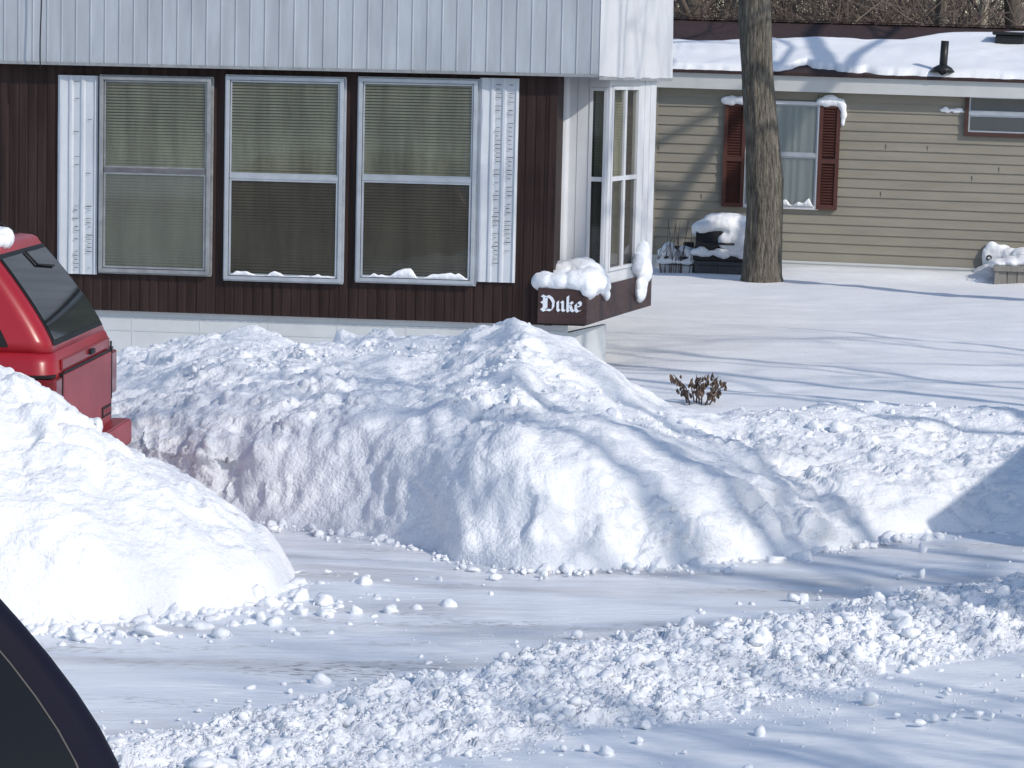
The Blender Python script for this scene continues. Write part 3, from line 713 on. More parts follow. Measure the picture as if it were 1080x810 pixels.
# ------------------------------------------------------------------ far tan house
A2 = HOUSE2_ANG
U2 = Vector((math.cos(A2), -math.sin(A2), 0)); V2 = Vector((math.sin(A2), math.cos(A2), 0)); O2 = Vector((H2P.x, H2P.y, 0))
TILT = .008
def KL(px, py, v=0.0):
    d = ray(px, py); c = Vector((0, 0, CAMH)); p = O2 + V2*v
    t = (p-c).dot(V2)/d.dot(V2); q = c+d*t; u = (q-O2).dot(U2)
    return u, q.z + TILT*u
far = empty('tan_house', O2, -A2, 'tan lap-sided house with red shutters and snow on its roof', 'house')
far.rotation_euler = (0, TILT, -A2)
a0, a1 = KL(640, 200)[0], KL(1260, 200)[0]
ze = KL(850, 96)[1]; zs = KL(850, 275)[1]
m = MB(); nC = 18; ch = (ze-zs)/nC
for k in range(nC):
    z = zs + ch*k
    zj = [.004*float(vn(q*.9, k*3.1, 0, 4)) for q in range(13)]
    n = 13
    us = [a0+(a1-a0)*q/12 for q in range(n)]
    vs = [(us[q], -.020, z+zj[q]) for q in range(n)] + [(us[q], -.004, z+ch+.01) for q in range(n)] + [(us[q], -.001, z+zj[q]+.001) for q in range(n)]
    m.raw(vs, [(q, q+1, n+q+1, n+q) for q in range(n-1)] + [(2*n+q, 2*n+q+1, q+1, q) for q in range(n-1)])
m.box(a0, a1, 0, .05, zs, ze); m.box(a1-.05, a1, .05, 4.3, zs, ze); m.box(a0, a0+.05, .05, 4.3, zs, ze)
m.marks('dark_gap'); random.seed(4)
for k in range(20):
    c = random.randrange(nC); u = random.uniform(a0, a1); z = zs+ch*c
    m.box(u, u+.005, -.019, -.0125, z+.012, z+ch-.04)
m.build('siding', 'tan_siding', far)
m = MB()
for px in (686,):
    u = KL(px, 200)[0]; m.box(u-.05, u+.055, -.034, -.0, zs, ze)
m.build('corner_trim', 'tan_siding', far)
MB().box(a0, a1, -.01, .03, -.2, zs).box(a0, a1, -.022, -.01, zs-.03, zs-.002).build('skirting', 'fascia', far)
zf1 = KL(850, 78)[1]
MB().box(a0-.2, a1+.1, -.16, -.14, ze-.01, zf1).box(a0-.2, a1+.1, -.14, .02, ze-.01, ze+.01).box(a0-.2, a1+.1, -.175, -.16, zf1-.03, zf1-.003).build('fascia', 'fascia', far)
RS = .275; RD = 2.2
def rz(v): return zf1 + .01 + (v+.2)*RS
m = MB()
m.raw([(a0-.2, -.2, rz(-.2)), (a1+.1, -.2, rz(-.2)), (a1+.1, RD, rz(RD)), (a0-.2, RD, rz(RD)), (a0-.2, 2*RD, rz(-.2)), (a1+.1, 2*RD, rz(-.2)),
       (a0-.2, -.2, rz(-.2)-.04), (a1+.1, -.2, rz(-.2)-.04)], [(0, 1, 2, 3), (3, 2, 5, 4), (6, 7, 1, 0)])
roof = m.build('roof', 'shingle', far)
m = MB()
for k in range(60): 
    u = a0-.2+k*.28; m.box(u, u+.25, RD-.10, RD+.10, rz(RD)+.012+.004*(k % 2), rz(RD)+.024+.004*(k % 2))
m.build('ridge_cap', 'shingle', roof)
# snow slab on the roof with ragged upper and lower edges
nu, nv = 420, 70
uu = np.linspace(a0-.1, a1+.05, nu)
def pv(px, py):   # depth on the roof slope where a pixel falls
    for v in np.linspace(-.2, RD, 300):
        u, z = KL(px, py, v)
        if z <= rz(v): return v
    return RD
upk = [(690, 42), (760, 46), (800, 41), (830, 43), (900, 43), (950, 43), (985, 38), (1020, 37), (1080, 35)]
up = np.interp(uu, [KL(p, q, 1)[0] for p, q in upk], [pv(p, q) for p, q in upk]) + .05*fbm(uu*2.5, .3, 0, 3, 5)
lo = -.2 + .06*np.clip(fbm(uu*1.7, 9.3, 0, 3, 6), 0, 1)
lo = lo + (.20*np.exp(-((uu-KL(852, 80)[0])/.35)**2) + .08*np.exp(-((uu-KL(900, 80)[0])/.3)**2))*(1+.6*fbm(uu*6, 2.2, 0, 3, 8)) + .012*fbm(uu*9, 4.4, 0, 2, 9)
up = np.minimum(up, RD-.12)
T = np.linspace(0, 1, nv)[None, :]
Vg = lo[:, None]*(1-T)+up[:, None]*T; Ug = uu[:, None]*np.ones((1, nv))
th = .07*np.clip(np.minimum(T/.06, (1-T)/.10), 0, 1)**.5 * (1+.35*fbm(Ug*1.2, Vg*1.6, 0, 3, 7))
Pg = np.stack([Ug, Vg, zf1+.012+(Vg+.2)*RS+th], -1)
rs = grid_mesh('snow_sheet', Pg, 'snow'); rs.location = O2; rs.rotation_euler = (0, TILT, -A2)
tag(rs, 'sunlit snow sheet lying on the roof of the tan house', 'snow')
# roof pipe and vent
u, z = KL(992, 83, .35); vv = pv(992, 80); u = KL(992, 80, vv)[0]
vp = MB(); zz = rz(vv); vp.tube([(u, vv, zz-.05), (u+.015, vv, zz+.42)], .048, 12); po = vp.build('vent_pipe', 'black_metal', far, True)
fl = MB(); fl.tube([(u, vv, zz+.05), (u, vv, zz+.10), (u, vv, zz+.13)], [.15, .11, .055], 14); fl.build('flashing', 'black_metal', po, True)
vv = pv(1062, 50); u = KL(1062, 48, vv)[0]; zz = rz(vv)
rv = MB(); rv.box(u-.17, u+.19, vv-.12, vv+.12, zz-.02, zz+.15); rv.box(u-.21, u+.23, vv-.16, vv+.16, zz+.152, zz+.19); rv.build('roof_vent', 'black_metal', far, bevel=.015)
# windows
def far_window(px0, px1, pyt, pyb, pyr, fm, inside):
    u0, z1 = KL(px0, pyt); u1 = KL(px1, pyt)[0]; z0 = KL((px0+px1)/2, pyb)[1]; zr = KL((px0+px1)/2, pyr)[1]
    m = MB(); frame_rect(m, u0, u1, z0, z1, -.06, -.001, .05 if fm == 'brown_frame' else .04)
    wf = m.build('window', fm, far, bevel=.004); b = .05 if fm == 'brown_frame' else .04
    MB().box(u0+b, u1-b, -.055, -.03, zr-.018, zr+.018).build('meeting_rail', 'aluminium', wf)
    s = MB(); frame_rect(s, u0+b, u1-b, z0+b, zr-.018, -.045, -.035, .018); frame_rect(s, u0+b, u1-b, zr+.018, z1-b, -.042, -.034, .018); s.build('sash', 'aluminium', wf)
    MB().raw([(u0+b, -.038, z0+b), (u1-b, -.038, z0+b), (u1-b, -.038, z1-b), (u0+b, -.038, z1-b)], [(0, 1, 2, 3)]).build('pane', 'house_pane', wf)
    if inside == 'curtain':
        m = MB(); n = 60; us = [(u0+b+(u1-u0-2*b)*i/n, -.026+.006*math.sin(i*.9+math.sin(i*.31))) for i in range(n+1)]
        m.raw([(a, v, z0+b) for a, v in us]+[(a, v, z1-b) for a, v in us], [(i, i+1, n+2+i, n+1+i) for i in range(n)])
        m.build('curtain', 'curtain', wf)
    else:
        MB().box(u0+b, u1-b, -.026, -.021, z0+b, z1-b).build('window_backing', 'room_dark', wf)
    return u0, u1, z0, z1
w1 = far_window(784, 866, 105, 220, 163, 'white_panel', 'curtain')
w2 = far_window(1017, 1120, 97, 145, 121, 'brown_frame', 'dark')
def far_shutter(px0, px1, pyt, pyb):
    u0, z1 = KL(px0, pyt); u1 = KL(px1, pyt)[0]; z0 = KL((px0+px1)/2, pyb)[1]; b = .045
    m = MB(); frame_rect(m, u0, u1, z0, z1, -.065, -.0205, b); zm = (z0+z1)/2-.05; m.box(u0+b, u1-b, -.065, -.0205, zm-.03, zm+.03)
    o = m.build('shutter', 'shutter_red', far)
    s = MB(); z = z0+b
    while z < z1-b-.02:
        if abs(z+.012-zm) > .045: s.raw([(u0+b, -.062, z), (u1-b, -.062, z), (u1-b, -.030, z+.036), (u0+b, -.030, z+.036)], [(0, 1, 2, 3)])
        z += .034
    s.box(u0+b, u1-b, -.026, -.0205, z0+b, z1-b)
    s.build('louvre_panel', 'shutter_red', o)
    return u0, u1, z0, z1
s1 = far_shutter(764, 787, 108, 218); s2 = far_shutter(864, 886, 110, 221)
def far_loc(o): o.rotation_euler = (0, TILT, -A2)
for (u0, u1, z0, z1), lab, tail in ((s1, 'snow cap on top of the left red shutter beside the trunk', 0), (s2, 'snow cap drooping over the top of the right red shutter', 1)):
    e = [(u0+.02+(u1-u0-.04)*k/4, -.05, z1+.03, .075, .05, .05+.012*math.sin(k*2)) for k in range(5)]
    if tail: e += [(u1+.02, -.05, z1-.02, .05, .045, .07), (u1+.035, -.05, z1-.11, .04, .04, .07), (u1+.03, -.045, z1-.2, .025, .03, .06), ((u0+u1)/2, -.05, z1+.08, .1, .05, .04)]
    far_loc(snow_lump('snow_clump', e, .014, lab, .008, O2, -A2))
u0, u1, z0, z1 = w1
far_loc(snow_strip('snow_strip', KL(823, 200)[0]-.1, u1-.05, -.075, -.05, z0+.041, (lambda t: (.05+.03*math.sin(t*9)+.02*math.sin(t*23))*min(1, t*9, (1-t)*9)), O2, -A2, 'snow along the sill of the white window behind the tree'))
u, z = KL(993, 116); far_loc(snow_lump('snow_splat', [(u+.03*k, -.02, z+.012*math.sin(k*2.1), .04, .02, .022+.012*math.sin(k*1.3)) for k in range(9)], .008, 'snow splat stuck on the tan siding left of the brown window', .004, O2, -A2))

# ------------------------------------------------------------------ trees
def tree(loc, height, r0, seed, bark, twig, label=None, group=None, lean=(0, 0), levels=4, limbs=None, first=.35, name='bare_tree', spread=1.0, sides=12, nb=(6, 5, 5, 4), trunk_pts=None):
    rnd = random.Random(seed)
    t = empty(name, loc, 0, label, 'tree', group)
    tr, br = MB(), MB()
    pts, rad = [], []
    n = 14
    for i in range(n+1):
        f = i/n
        p = Vector((lean[0]*height*f + .012*height*math.sin(f*7+seed), lean[1]*height*f + .010*height*math.cos(f*6+seed*2), height*f))
        pts.append(p); rad.append(r0*((1-f)**.75*.8 + .05) + r0*.28*math.exp(-f*height/.35))
    if trunk_pts: pts, rad = trunk_pts
    # bark ridges: a many sided trunk with uneven radii
    ns_ = sides
    o = len(tr.v)
    fine = []
    for i in range(len(pts)-1):
        k = max(2, int((pts[i+1]-pts[i]).length/.06)) if sides > 20 else 2
        for j in range(k): fine.append((pts[i].lerp(pts[i+1], j/k), rad[i]*(1-j/k)+rad[i+1]*j/k))
    fine.append((pts[-1], rad[-1]))
    for p, r in fine:
        for k in range(ns_):
            a = 2*math.pi*k/ns_
            rr = r*(1 + (.05*float(vn(math.cos(a)*7, math.sin(a)*7, p.z*1.3, seed)) + .03*float(vn(math.cos(a)*14, math.sin(a)*14, p.z*4, seed+1)) if sides > 20 else 0))
            tr.v.append((p.x+math.cos(a)*rr, p.y+math.sin(a)*rr, p.z))
    for i in range(len(fine)-1):
        for k in range(ns_): tr.f.append((o+i*ns_+k, o+i*ns_+(k+1) % ns_, o+(i+1)*ns_+(k+1) % ns_, o+(i+1)*ns_+k))
    tr.build('trunk', bark, t, True)
    def branch(p, d, L, r, lev):
        k = 5 if lev < 2 else 4; q = p.copy(); ps, rs = [q.copy()], [r]; dd = d.copy()
        for i in range(k):
            dd = (dd + Vector((rnd.gauss(0, .18), rnd.gauss(0, .18), rnd.gauss(.06, .14)))).normalized()
            q = q + dd*(L/k); ps.append(q.copy()); rs.append(r*(1-.75*(i+1)/k))
        br.tube(ps, rs, 6 if lev < 2 else 3, False)
        if lev < levels:
            for j in range(nb[min(lev, len(nb)-1)]):
                f = rnd.uniform(.25, 1.0); i = min(k-1, int(f*k)); b = ps[i].lerp(ps[i+1], f*k-i)
                ax = Vector((rnd.gauss(0, 1), rnd.gauss(0, 1), rnd.gauss(.25, .7))).normalized()
                nd = (dd*.55 + ax*.8*spread).normalized()
                branch(b, nd, L*rnd.uniform(.42, .68), max(.004, rs[i]*.55), lev+1)
    for j in range(nb[0]+2):
        f = rnd.uniform(first, .97); i = min(len(pts)-2, int(f*(len(pts)-1))); b = pts[i].lerp(pts[i+1], f*(len(pts)-1)-i)
        a = rnd.uniform(0, 6.28); d = Vector((math.cos(a)*spread, math.sin(a)*spread, rnd.uniform(.25, .9))).normalized()
        branch(b, d, height*rnd.uniform(.25, .42), rad[i]*.5, 1)
    for (hz, d, L, r) in (limbs or []): 
        i = min(range(len(pts)), key=lambda q: abs(pts[q].z-hz)); branch(Vector((pts[i].x, pts[i].y, hz)), Vector(d).normalized(), L, r, 1)
    br.build('branches', twig, t, True)
    return t
# the tree in front of the tan house, trunk traced at its distance
TY = 32.3
trk = [(804, 301, 25), (803.5, 290, 21), (805, 260, 19.5), (807, 220, 18.5), (806, 190, 19.5), (803.5, 150, 17.5), (800, 100, 16.5), (798, 60, 16.5), (796, 20, 16.5), (794, -40, 16.5), (792, -140, 16), (790, -300, 13), (800, -500, 8), (806, -700, 3)]
base = gnd(804, 299, .05)
TY = base.y
tp = [at(a, b, TY) for a, b, r in trk]; b0 = tp[0].copy(); b0.z = -.05
tp[0].z = -.05
tree(b0, 9, .2, 5, 'bark', 'twig', 'thick bare tree trunk standing in front of the tan house', sides=56, first=.72, levels=4,
     trunk_pts=([p-b0 for p in tp], [r*TY/F for a, b, r in trk]), limbs=[(4.6, (1, .2, .5), 3.4, .09), (4.9, (-.8, -.2, .6), 3.2, .09), (5.5, (.5, -.7, .7), 3, .08)], nb=(6, 5, 4, 3))
# hanging twig of that tree
# woods behind the tan house
gt = 'bare trees behind the tan house'
for i, (px, Y, r, h, ln, bk, lab) in enumerate([
    (735, 42, .19, 11, (.01, 0), 'bark_far', 'dark trunk showing behind the roof just right of the white valance'),
    (768, 43, .09, 8, (.10, 0), 'bark_far', 'slender leaning trunk behind the roof left of the near tree'),
    (988, 42, .13, 11, (.0, 0), 'bark_far', 'dark upright trunk behind the roof above the vent pipe'),
    (1022, 42.5, .11, 10, (.025, 0), 'bark_pale', 'pale trunk behind the roof right of the vent pipe'),
    (1074, 43, .20, 11, (-.06, 0), 'bark_far', 'olive leaning trunk behind the roof at the right edge'),
    (880, 50, .10, 9, (.03, 0), 'bark_far', 'thin far trunk in the brush behind the roof centre'),
    (1120, 47, .2, 12, (.0, 0), 'bark_far', 'bare tree beyond the right edge behind the tan house')]):
    p = at(px, 60, Y); p.z = -.05
    tree(p, h, r, 40+i, bk, 'twig', lab, gt, lean=ln, levels=3, first=.25, nb=(7, 5, 4))
# brush: a tangle of thin stems and twigs
random.seed(21)
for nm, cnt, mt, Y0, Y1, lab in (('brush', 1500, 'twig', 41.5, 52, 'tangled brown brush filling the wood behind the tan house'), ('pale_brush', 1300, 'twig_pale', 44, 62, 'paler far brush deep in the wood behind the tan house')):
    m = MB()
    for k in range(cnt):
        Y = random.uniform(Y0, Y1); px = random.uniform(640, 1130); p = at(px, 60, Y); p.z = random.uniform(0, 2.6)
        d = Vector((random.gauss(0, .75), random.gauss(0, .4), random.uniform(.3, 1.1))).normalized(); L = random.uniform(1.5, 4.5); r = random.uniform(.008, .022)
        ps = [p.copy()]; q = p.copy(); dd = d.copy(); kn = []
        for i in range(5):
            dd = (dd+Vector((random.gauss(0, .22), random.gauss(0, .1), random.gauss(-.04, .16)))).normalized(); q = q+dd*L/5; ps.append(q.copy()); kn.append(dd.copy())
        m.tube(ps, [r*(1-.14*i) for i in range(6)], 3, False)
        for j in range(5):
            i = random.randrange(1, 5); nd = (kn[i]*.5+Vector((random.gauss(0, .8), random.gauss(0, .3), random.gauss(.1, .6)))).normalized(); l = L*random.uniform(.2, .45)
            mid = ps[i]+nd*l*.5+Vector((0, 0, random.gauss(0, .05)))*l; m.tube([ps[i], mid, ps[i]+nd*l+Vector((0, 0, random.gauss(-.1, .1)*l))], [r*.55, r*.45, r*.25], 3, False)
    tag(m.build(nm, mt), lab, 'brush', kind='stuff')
# trees up-sun of the scene: they stand outside the picture and shade the snow
SHADE = [(13.0, -6.5, 12, .22), (18.0, 9.0, 12, .22), (23.0, 14.0, 13, .24), (17.5, 17.5, 11, .18), (24, 5.5, 13, .2), (14.5, 12.0, 11, .2), (7.2, 16.6, 10, .13), (9.8, 15.2, 11, .17)]
for gx, gy, t_, h, r in ((.30, 14.1, 13, 13, .20), (.95, 14.3, 12, 13, .17), (1.45, 14.5, 15, 14, .2), (2.0, 14.9, 12, 12, .17), (1.2, 18.6, 10, 10, .15), (1.2, 21, 13, 11, .18), (1.6, 24, 12, 10, .16), (2.4, 27, 14, 11, .18),
                          (.9, 9.7, 8, 10, .10), (1.2, 10.1, 11, 11, .13), (.3, 9.75, 10, 10, .12), (1.5, 10.7, 8, 9, .09), (1.2, 13.3, 12, 11, .15), (1.0, 9.2, 7, 10, .09), (2.4, 10.6, 9, 10, .11), (1.7, 9.5, 9, 11, .11), (2.3, 9.9, 10, 11, .11), (.7, 8.8, 10, 12, .10)):
    SHADE.append((gx + SUN_AZ.x*t_, gy + SUN_AZ.y*t_, h, r))
FAR0 = len(SHADE)
for gx, gy, t_, h in ((-1.5, 12.8, 25, 20), (-1.9, 12.2, 22, 18)): SHADE.append((gx + SUN_AZ.x*t_, gy + SUN_AZ.y*t_, h, .09))  # unseen far trees added to dim the left pile with soft twig shade
for i, (x, y, h, r) in enumerate(SHADE):
    if i < FAR0 and 6.6 < .63*x + .78*y < 10.3: h = min(h, .69*(x - .1)/.755)    # low enough that their shade ends before the left pile
    tree((x, y, -.05), h, r, 70+i, 'bark_far', 'twig', 'bare tree standing right of the picture beside the road', 'bare trees right of the view', levels=3, first=.45, nb=(3, 4, 3), lean=(.02*math.sin(i), .02*math.cos(i)))

tree((6.3, 30.2, -.05), 10, .26, 95, 'bark_far', 'twig', 'bare tree right of the picture with a thick slanting limb', 'bare trees right of the view', levels=3, first=.5, nb=(5, 4, 4),
     limbs=[(3.4, (1, 0, 1.02), 8, .24)])
# dried shrub poking out of the snow
sp = gnd(735, 428, .05); sh = empty('dried_shrub', (sp.x, sp.y, .04), 0, 'small dried shrub with brown curled leaves poking from the snow', 'shrub')
st, lf = MB(), MB(); random.seed(5)
k = sp.y/F
for dx, hgt in ((-25, 24), (-22, 20), (-4, 20), (-2, 26), (8, 26), (12, 22), (16, 28), (22, 24), (30, 20), (20, 14), (-14, 10), (2, 12)):
    b = Vector((dx*.35*k, random.uniform(-.1, .1), 0)); tip = Vector((dx*k, random.uniform(-.15, .15), hgt*k + .06))
    mid = b.lerp(tip, .55) + Vector((random.gauss(0, .015), 0, .03)); st.tube([b, mid, tip], [.006, .005, .003], 5)
    for j in range(9):
        f = random.uniform(.35, 1.02); q = (b.lerp(mid, f*2) if f < .5 else mid.lerp(tip, f*2-1)) + Vector((random.gauss(0, .02), random.gauss(0, .03), random.gauss(0, .012)))
        L = random.uniform(.03, .06); a = random.uniform(0, 6.28); w_ = L*.30
        dn = Vector((math.cos(a)*.35, math.sin(a)*.35, -1)).normalized(); sdv = dn.cross(Vector((math.sin(a), .3, .2))).normalized(); up_ = dn.cross(sdv)
        lf.raw([q, q+dn*L*.35+sdv*w_+up_*.008, q+dn*L*.75+sdv*w_*.7+up_*.012, q+dn*L, q+dn*L*.75-sdv*w_*.7+up_*.012, q+dn*L*.35-sdv*w_+up_*.008, q+dn*L*.5-up_*.006],
               [(0, 1, 6), (1, 2, 6), (2, 3, 6), (3, 4, 6), (4, 5, 6), (5, 0, 6)])
st.build('stems', 'twig', sh, True); lf.build('leaves', 'dead_leaf', sh)

# ------------------------------------------------------------------ things along the far wall
GY2 = wall2_y(KL(750, 270)[0]) - .6
gp = at(757, 292, 34.2); GV = -1.25
def kl(px, py, v): u, z = KL(px, py, v); return u, z
gu_, _ = kl(757, 290, GV)
gl = empty('barbecue_grill', O2 + U2*gu_ + V2*GV, -A2, 'black barbecue grill with cart under thick snow beside the tree', 'grill')
def rel(px, py): u, z = KL(px, py, GV); return u-gu_, z
x0, zt_ = rel(733, 268); x1, _ = rel(787, 268); zl_ = rel(760, 238)[1]
MB().box(x0+.02, x1, -.22, .22, -.05, zt_-.05).build('cart', 'grill_grey', gl, bevel=.01)
MB().box(x0+.30, x0+.305, -.224, -.22, 0, zt_-.07).box(x0+.06, x1-.03, -.226, -.22, zt_-.11, zt_-.10).build('cart_door', 'black_metal', gl)
MB().box(x0, x1+.03, -.25, .25, zt_-.048, zt_+.07).build('firebox', 'black_metal', gl, bevel=.012)
pr = [(-.25, 0), (-.26, .10), (-.23, .20), (-.15, .27), (0, .30), (.15, .26), (.24, .16), (.25, 0)]
lm = MB(); lm.loft([[(x, a, zt_+.072+b*1.05) for a, b in pr] for x in (x0+.03, x1+.02)]); lm.build('lid', 'black_metal', gl, bevel=.01)
MB().tube([(x0+.12, -.26, zt_+.15), (x0+.12, -.31, zt_+.16), (x1-.12, -.31, zt_+.16), (x1-.12, -.26, zt_+.15)], .014, 8).build('handle', 'black_metal', gl, True)
MB().box(x1+.04, x1+.34, -.2, .2, zt_+.03, zt_+.06).build('side_shelf', 'black_metal', gl, bevel=.008)
e = [(x0+.10+(x1-x0-.1)*k/6, 0, zt_+.37+.02*math.sin(k)-.05*abs(k-3)/3, .15, .26, .11) for k in range(7)] + [(x0+.3+(x1-x0-.3)*k/4, -.22, zt_+.20-.02*k, .10, .08, .10) for k in (1, 2, 3, 4)]
e += [(x1-.10, -.25, zt_+.20, .12, .06, .10), (x0+.35, 0, zt_+.45, .26, .2, .06)]
gs = snow_lump('snow_clump', e, .02, 'thick snow hood draped over the black barbecue grill', .012, O2 + U2*gu_ + V2*GV, -A2)
e = [(x0+.04+(x1-x0)*k/9, -.26, zt_+.05+.01*math.sin(k*2.3), .07, .06, .045+.02*math.sin(k*1.7)) for k in range(10)]
snow_lump('snow_clump', e, .014, 'scalloped snow edge along the grill front below the lid', .008, O2 + U2*gu_ + V2*GV, -A2)
snow_lump('snow_clump', [(x1+.2+.05*k, -.02, zt_+.09, .09, .15, .06+.03*(k == 1)) for k in range(3)], .014, 'snow on the grill side shelf just right of the trunk', .008, O2 + U2*gu_ + V2*GV, -A2)
# white slatted planter left of the grill
pu, _ = kl(714, 290, GV); pl = empty('planter_box', O2 + U2*pu + V2*GV, -A2, 'white ribbed planter with dry stalks and snow left of the grill', 'planter')
def relp(px, py): u, z = KL(px, py, GV); return u-pu, z
x0p, zp = relp(697, 277); x1p, _ = relp(732, 277)
m = MB(); m.box(x0p, x1p, -.16, .18, -.05, zp)
for q in range(9):
    xx = x0p+.16+(x1p-x0p-.18)*q/8; m.box(xx-.014, xx+.014, -.178, -.16, -.05, zp-.01)
m.build('box', 'white_panel', pl)
MB().box(x0p, x1p, -.18, .2, zp+.002, zp+.10).build('rim', 'black_metal', pl, bevel=.01)
m = MB(); random.seed(9)
for q in range(16):
    xx = random.uniform(x0p+.05, x1p); m.tube([(xx, -.19, -.02), (xx+random.gauss(0, .03), -.2, .25), (xx+random.gauss(0, .08), -.2, random.uniform(.4, .75))], [.005, .004, .002], 4)
m.build('stalks', 'twig', pl, True)
e = [(x0p+.04+(x1p-x0p-.04)*q/6, -.04, zp+.13+.05*math.sin(q*1.9)+.02*q/6, .07, .16, .06+.03*math.sin(q*1.3)) for q in range(7)] + [(x0p+.03+(x1p-x0p-.08)*q/5, -.18, zp+.045, .06, .03, .035) for q in range(6)]
snow_lump('snow_heap', e, .014, 'lumpy snow on the white ribbed planter left of the grill', .012, O2 + U2*pu + V2*GV, -A2)
for (a, b), lab in zip(((.10, .22), (.26, .27), (.40, .24)), ('dark pot half buried in snow, nearest the left end of the white ribbed planter', 'tallest dark pot half buried in snow on the white ribbed planter', 'dark pot half buried in snow, next to the grill on the white ribbed planter')):
    p_ = MB().box(x0p+a, x0p+a+.125, -.02, .1, zp+.10, zp+b).build('flower_pot', 'black_metal', None, bevel=.02)
    p_.location = O2 + U2*pu + V2*GV; p_.rotation_euler = (0, 0, -A2); tag(p_, lab, 'flower pot', 'pots on the white planter')

# grey wooden box and tap at the right
BV = -1.0; bu, _ = kl(1049, 300, BV); bx = empty('wooden_box', O2 + U2*bu + V2*BV, -A2, 'weathered grey wooden box with a lid against the tan house', 'box')
zb1 = KL(1060, 282, BV)[1]
m = MB()
for q in range(9): m.box(.03+q*.115, .138+q*.115, .0, .5, -.05, zb1-.07)
m.build('plank_sides', 'grey_wood', bx, bevel=.004)
MB().box(-.02, 1.1, -.03, .55, zb1-.068, zb1).build('lid', 'grey_wood', bx, bevel=.006)
MB().box(-.005, .045, -.014, -.001, -.05, zb1-.07).build('corner_batten', 'grey_wood', bx)
e = [(.05+.15*q, .25, zb1+.015+.012*q, .16, .26, .06+.012*q) for q in range(7)] + [(.35+.2*q, .6, zb1+.06, .2, .2, .14) for q in range(4)]
snow_lump('snow_heap', e, .02, 'rounded snow load on the grey wooden box', .012, O2 + U2*bu + V2*BV, -A2)
u, z = kl(1044, 300, -.3)
e = [(u-.02, -.05, .34, .10, .05, .17), (u+.08, -.06, .30, .16, .07, .18), (u+.05, -.3, .06, .3, .45, .20), (u-.12, -.5, .05, .28, .4, .10), (u+.25, -.08, .34, .2, .08, .12), (u+.45, -.1, .36, .2, .1, .12), (u+.0, -.03, .46, .06, .025, .05), (u+.16, -.03, .46, .07, .025, .04)]
far_loc(snow_lump('snow_drift', e, .018, 'snow plastered against the tan wall left of the grey wooden box', .014, O2, -A2))
u, z = kl(1043, 276, -.16); tp_ = empty('garden_tap', O2 + U2*u + V2*(-.16) + Vector((0, 0, 0)), -A2, 'small black outdoor tap sticking out of snow on the tan wall', 'tap')
MB().tube([(0, .1, z), (0, -.08, z), (0, -.12, z-.03), (0, -.125, z-.10)], .020, 8).build('spout', 'black_metal', tp_, True)
ring = MB(); ring.tube([(.028*math.cos(a), -.075, z+.03+.028*math.sin(a)) for a in [k*math.pi/6 for k in range(13)]], .011, 6); ring.build('handwheel', 'black_metal', tp_, True)

# ------------------------------------------------------------------ vehicles
def rrect(x0, x1, w_, r, z, k=5):
    pts = []
    for (cx, cy, a0_) in ((x1-r, w_-r, 0), (x0+r, w_-r, 90), (x0+r, -w_+r, 180), (x1-r, -w_+r, 270)):
        for i in range(k+1):
            a = math.radians(a0_+90*i/k); pts.append((cx+r*math.cos(a), cy+r*math.sin(a), z))
    return pts
class Car:
    """+x points to the rear, -y is the side facing the viewer; rear face near x=0"""
    def __init__(s, root, paint, zbelt, zroof, wb, wr, xr, curve, r=.09):
        s.root, s.zb, s.zr, s.wb, s.wr, s.xr, s.curve = root, zbelt, zroof, wb, wr, xr, curve
        lv = []
        for z, w_, xe in ((.30, wb-.03, -.10), (.36, wb+.02, -.03), (.55, wb+.055, .0), (.74, wb+.06, .012), (zbelt-.05, wb+.045, .0), (zbelt-.012, wb+.02, -.012), (zbelt, wb+.002, -.022)):
            lv.append(rrect(-4.25+abs(z-.6)*.2, xe, w_, .11, z))
        MB().loft(lv).build('body', paint, root, True)
        up_ = [rrect(-2.95, s.xrear(0), s.w(0), r, zbelt)]
        for i in range(1, 9):
            t = i/8*.93; up_.append(rrect(-2.95+.65*t, s.xrear(t), s.w(t), r, s.z(t)))
        for a in (30, 60, 90):
            a = math.radians(a); q = .05*(1-math.cos(a)); t = .93
            up_.append(rrect(-2.95+.65*t+q, s.xrear(t)-q*1.2, s.w(t)-q, r, s.z(t)+(s.zr-s.z(t))*math.sin(a)))
        s.cabin = MB().loft(up_).build('cabin', paint, root, True)
    def z(s, t): return s.zb+(s.zr-s.zb)*t
    def w(s, t): return s.wb-(s.wb-s.wr)*(t**1.15)
    def xrear(s, t): return -.02 - s.xr*(t**s.curve)
    def rear_patch(s, y0, y1, t0, t1, off, name, m, parent, bow=.0, ny=8, nt=10):
        mb = MB(); vs = []
        for j in range(nt+1):
            t = t0+(t1-t0)*j/nt; k = s.w(t)/s.wb
            for i in range(ny+1):
                y = (y0+(y1-y0)*i/ny)*k; vs.append((s.xrear(t)+off*.85+bow*(1-(y/s.wb)**2), y, s.z(t)+off*.5))
        n = ny+1; mb.raw(vs, [(j*n+i, j*n+i+1, (j+1)*n+i+1, (j+1)*n+i) for j in range(nt) for i in range(ny)])
        return mb.build(name, m, parent, True)
    def side_patch(s, x0, x1f, t0, t1, off, name, m, parent, side=-1, nxp=6, nt=8):
        """x1f(t) gives the rear edge; x0 the front edge"""
        mb = MB(); vs = []
        for j in range(nt+1):
            t = t0+(t1-t0)*j/nt; xe = x1f(t)
            for i in range(nxp+1): vs.append((x0+(xe-x0)*i/nxp, side*(s.w(t)+off), s.z(t)+off*.2))
        n = nxp+1; f = [(j*n+i, j*n+i+1, (j+1)*n+i+1, (j+1)*n+i) for j in range(nt) for i in range(nxp)]
        if side > 0: f = [q[::-1] for q in f]
        return mb.raw(vs, f).build(name, m, parent, True)
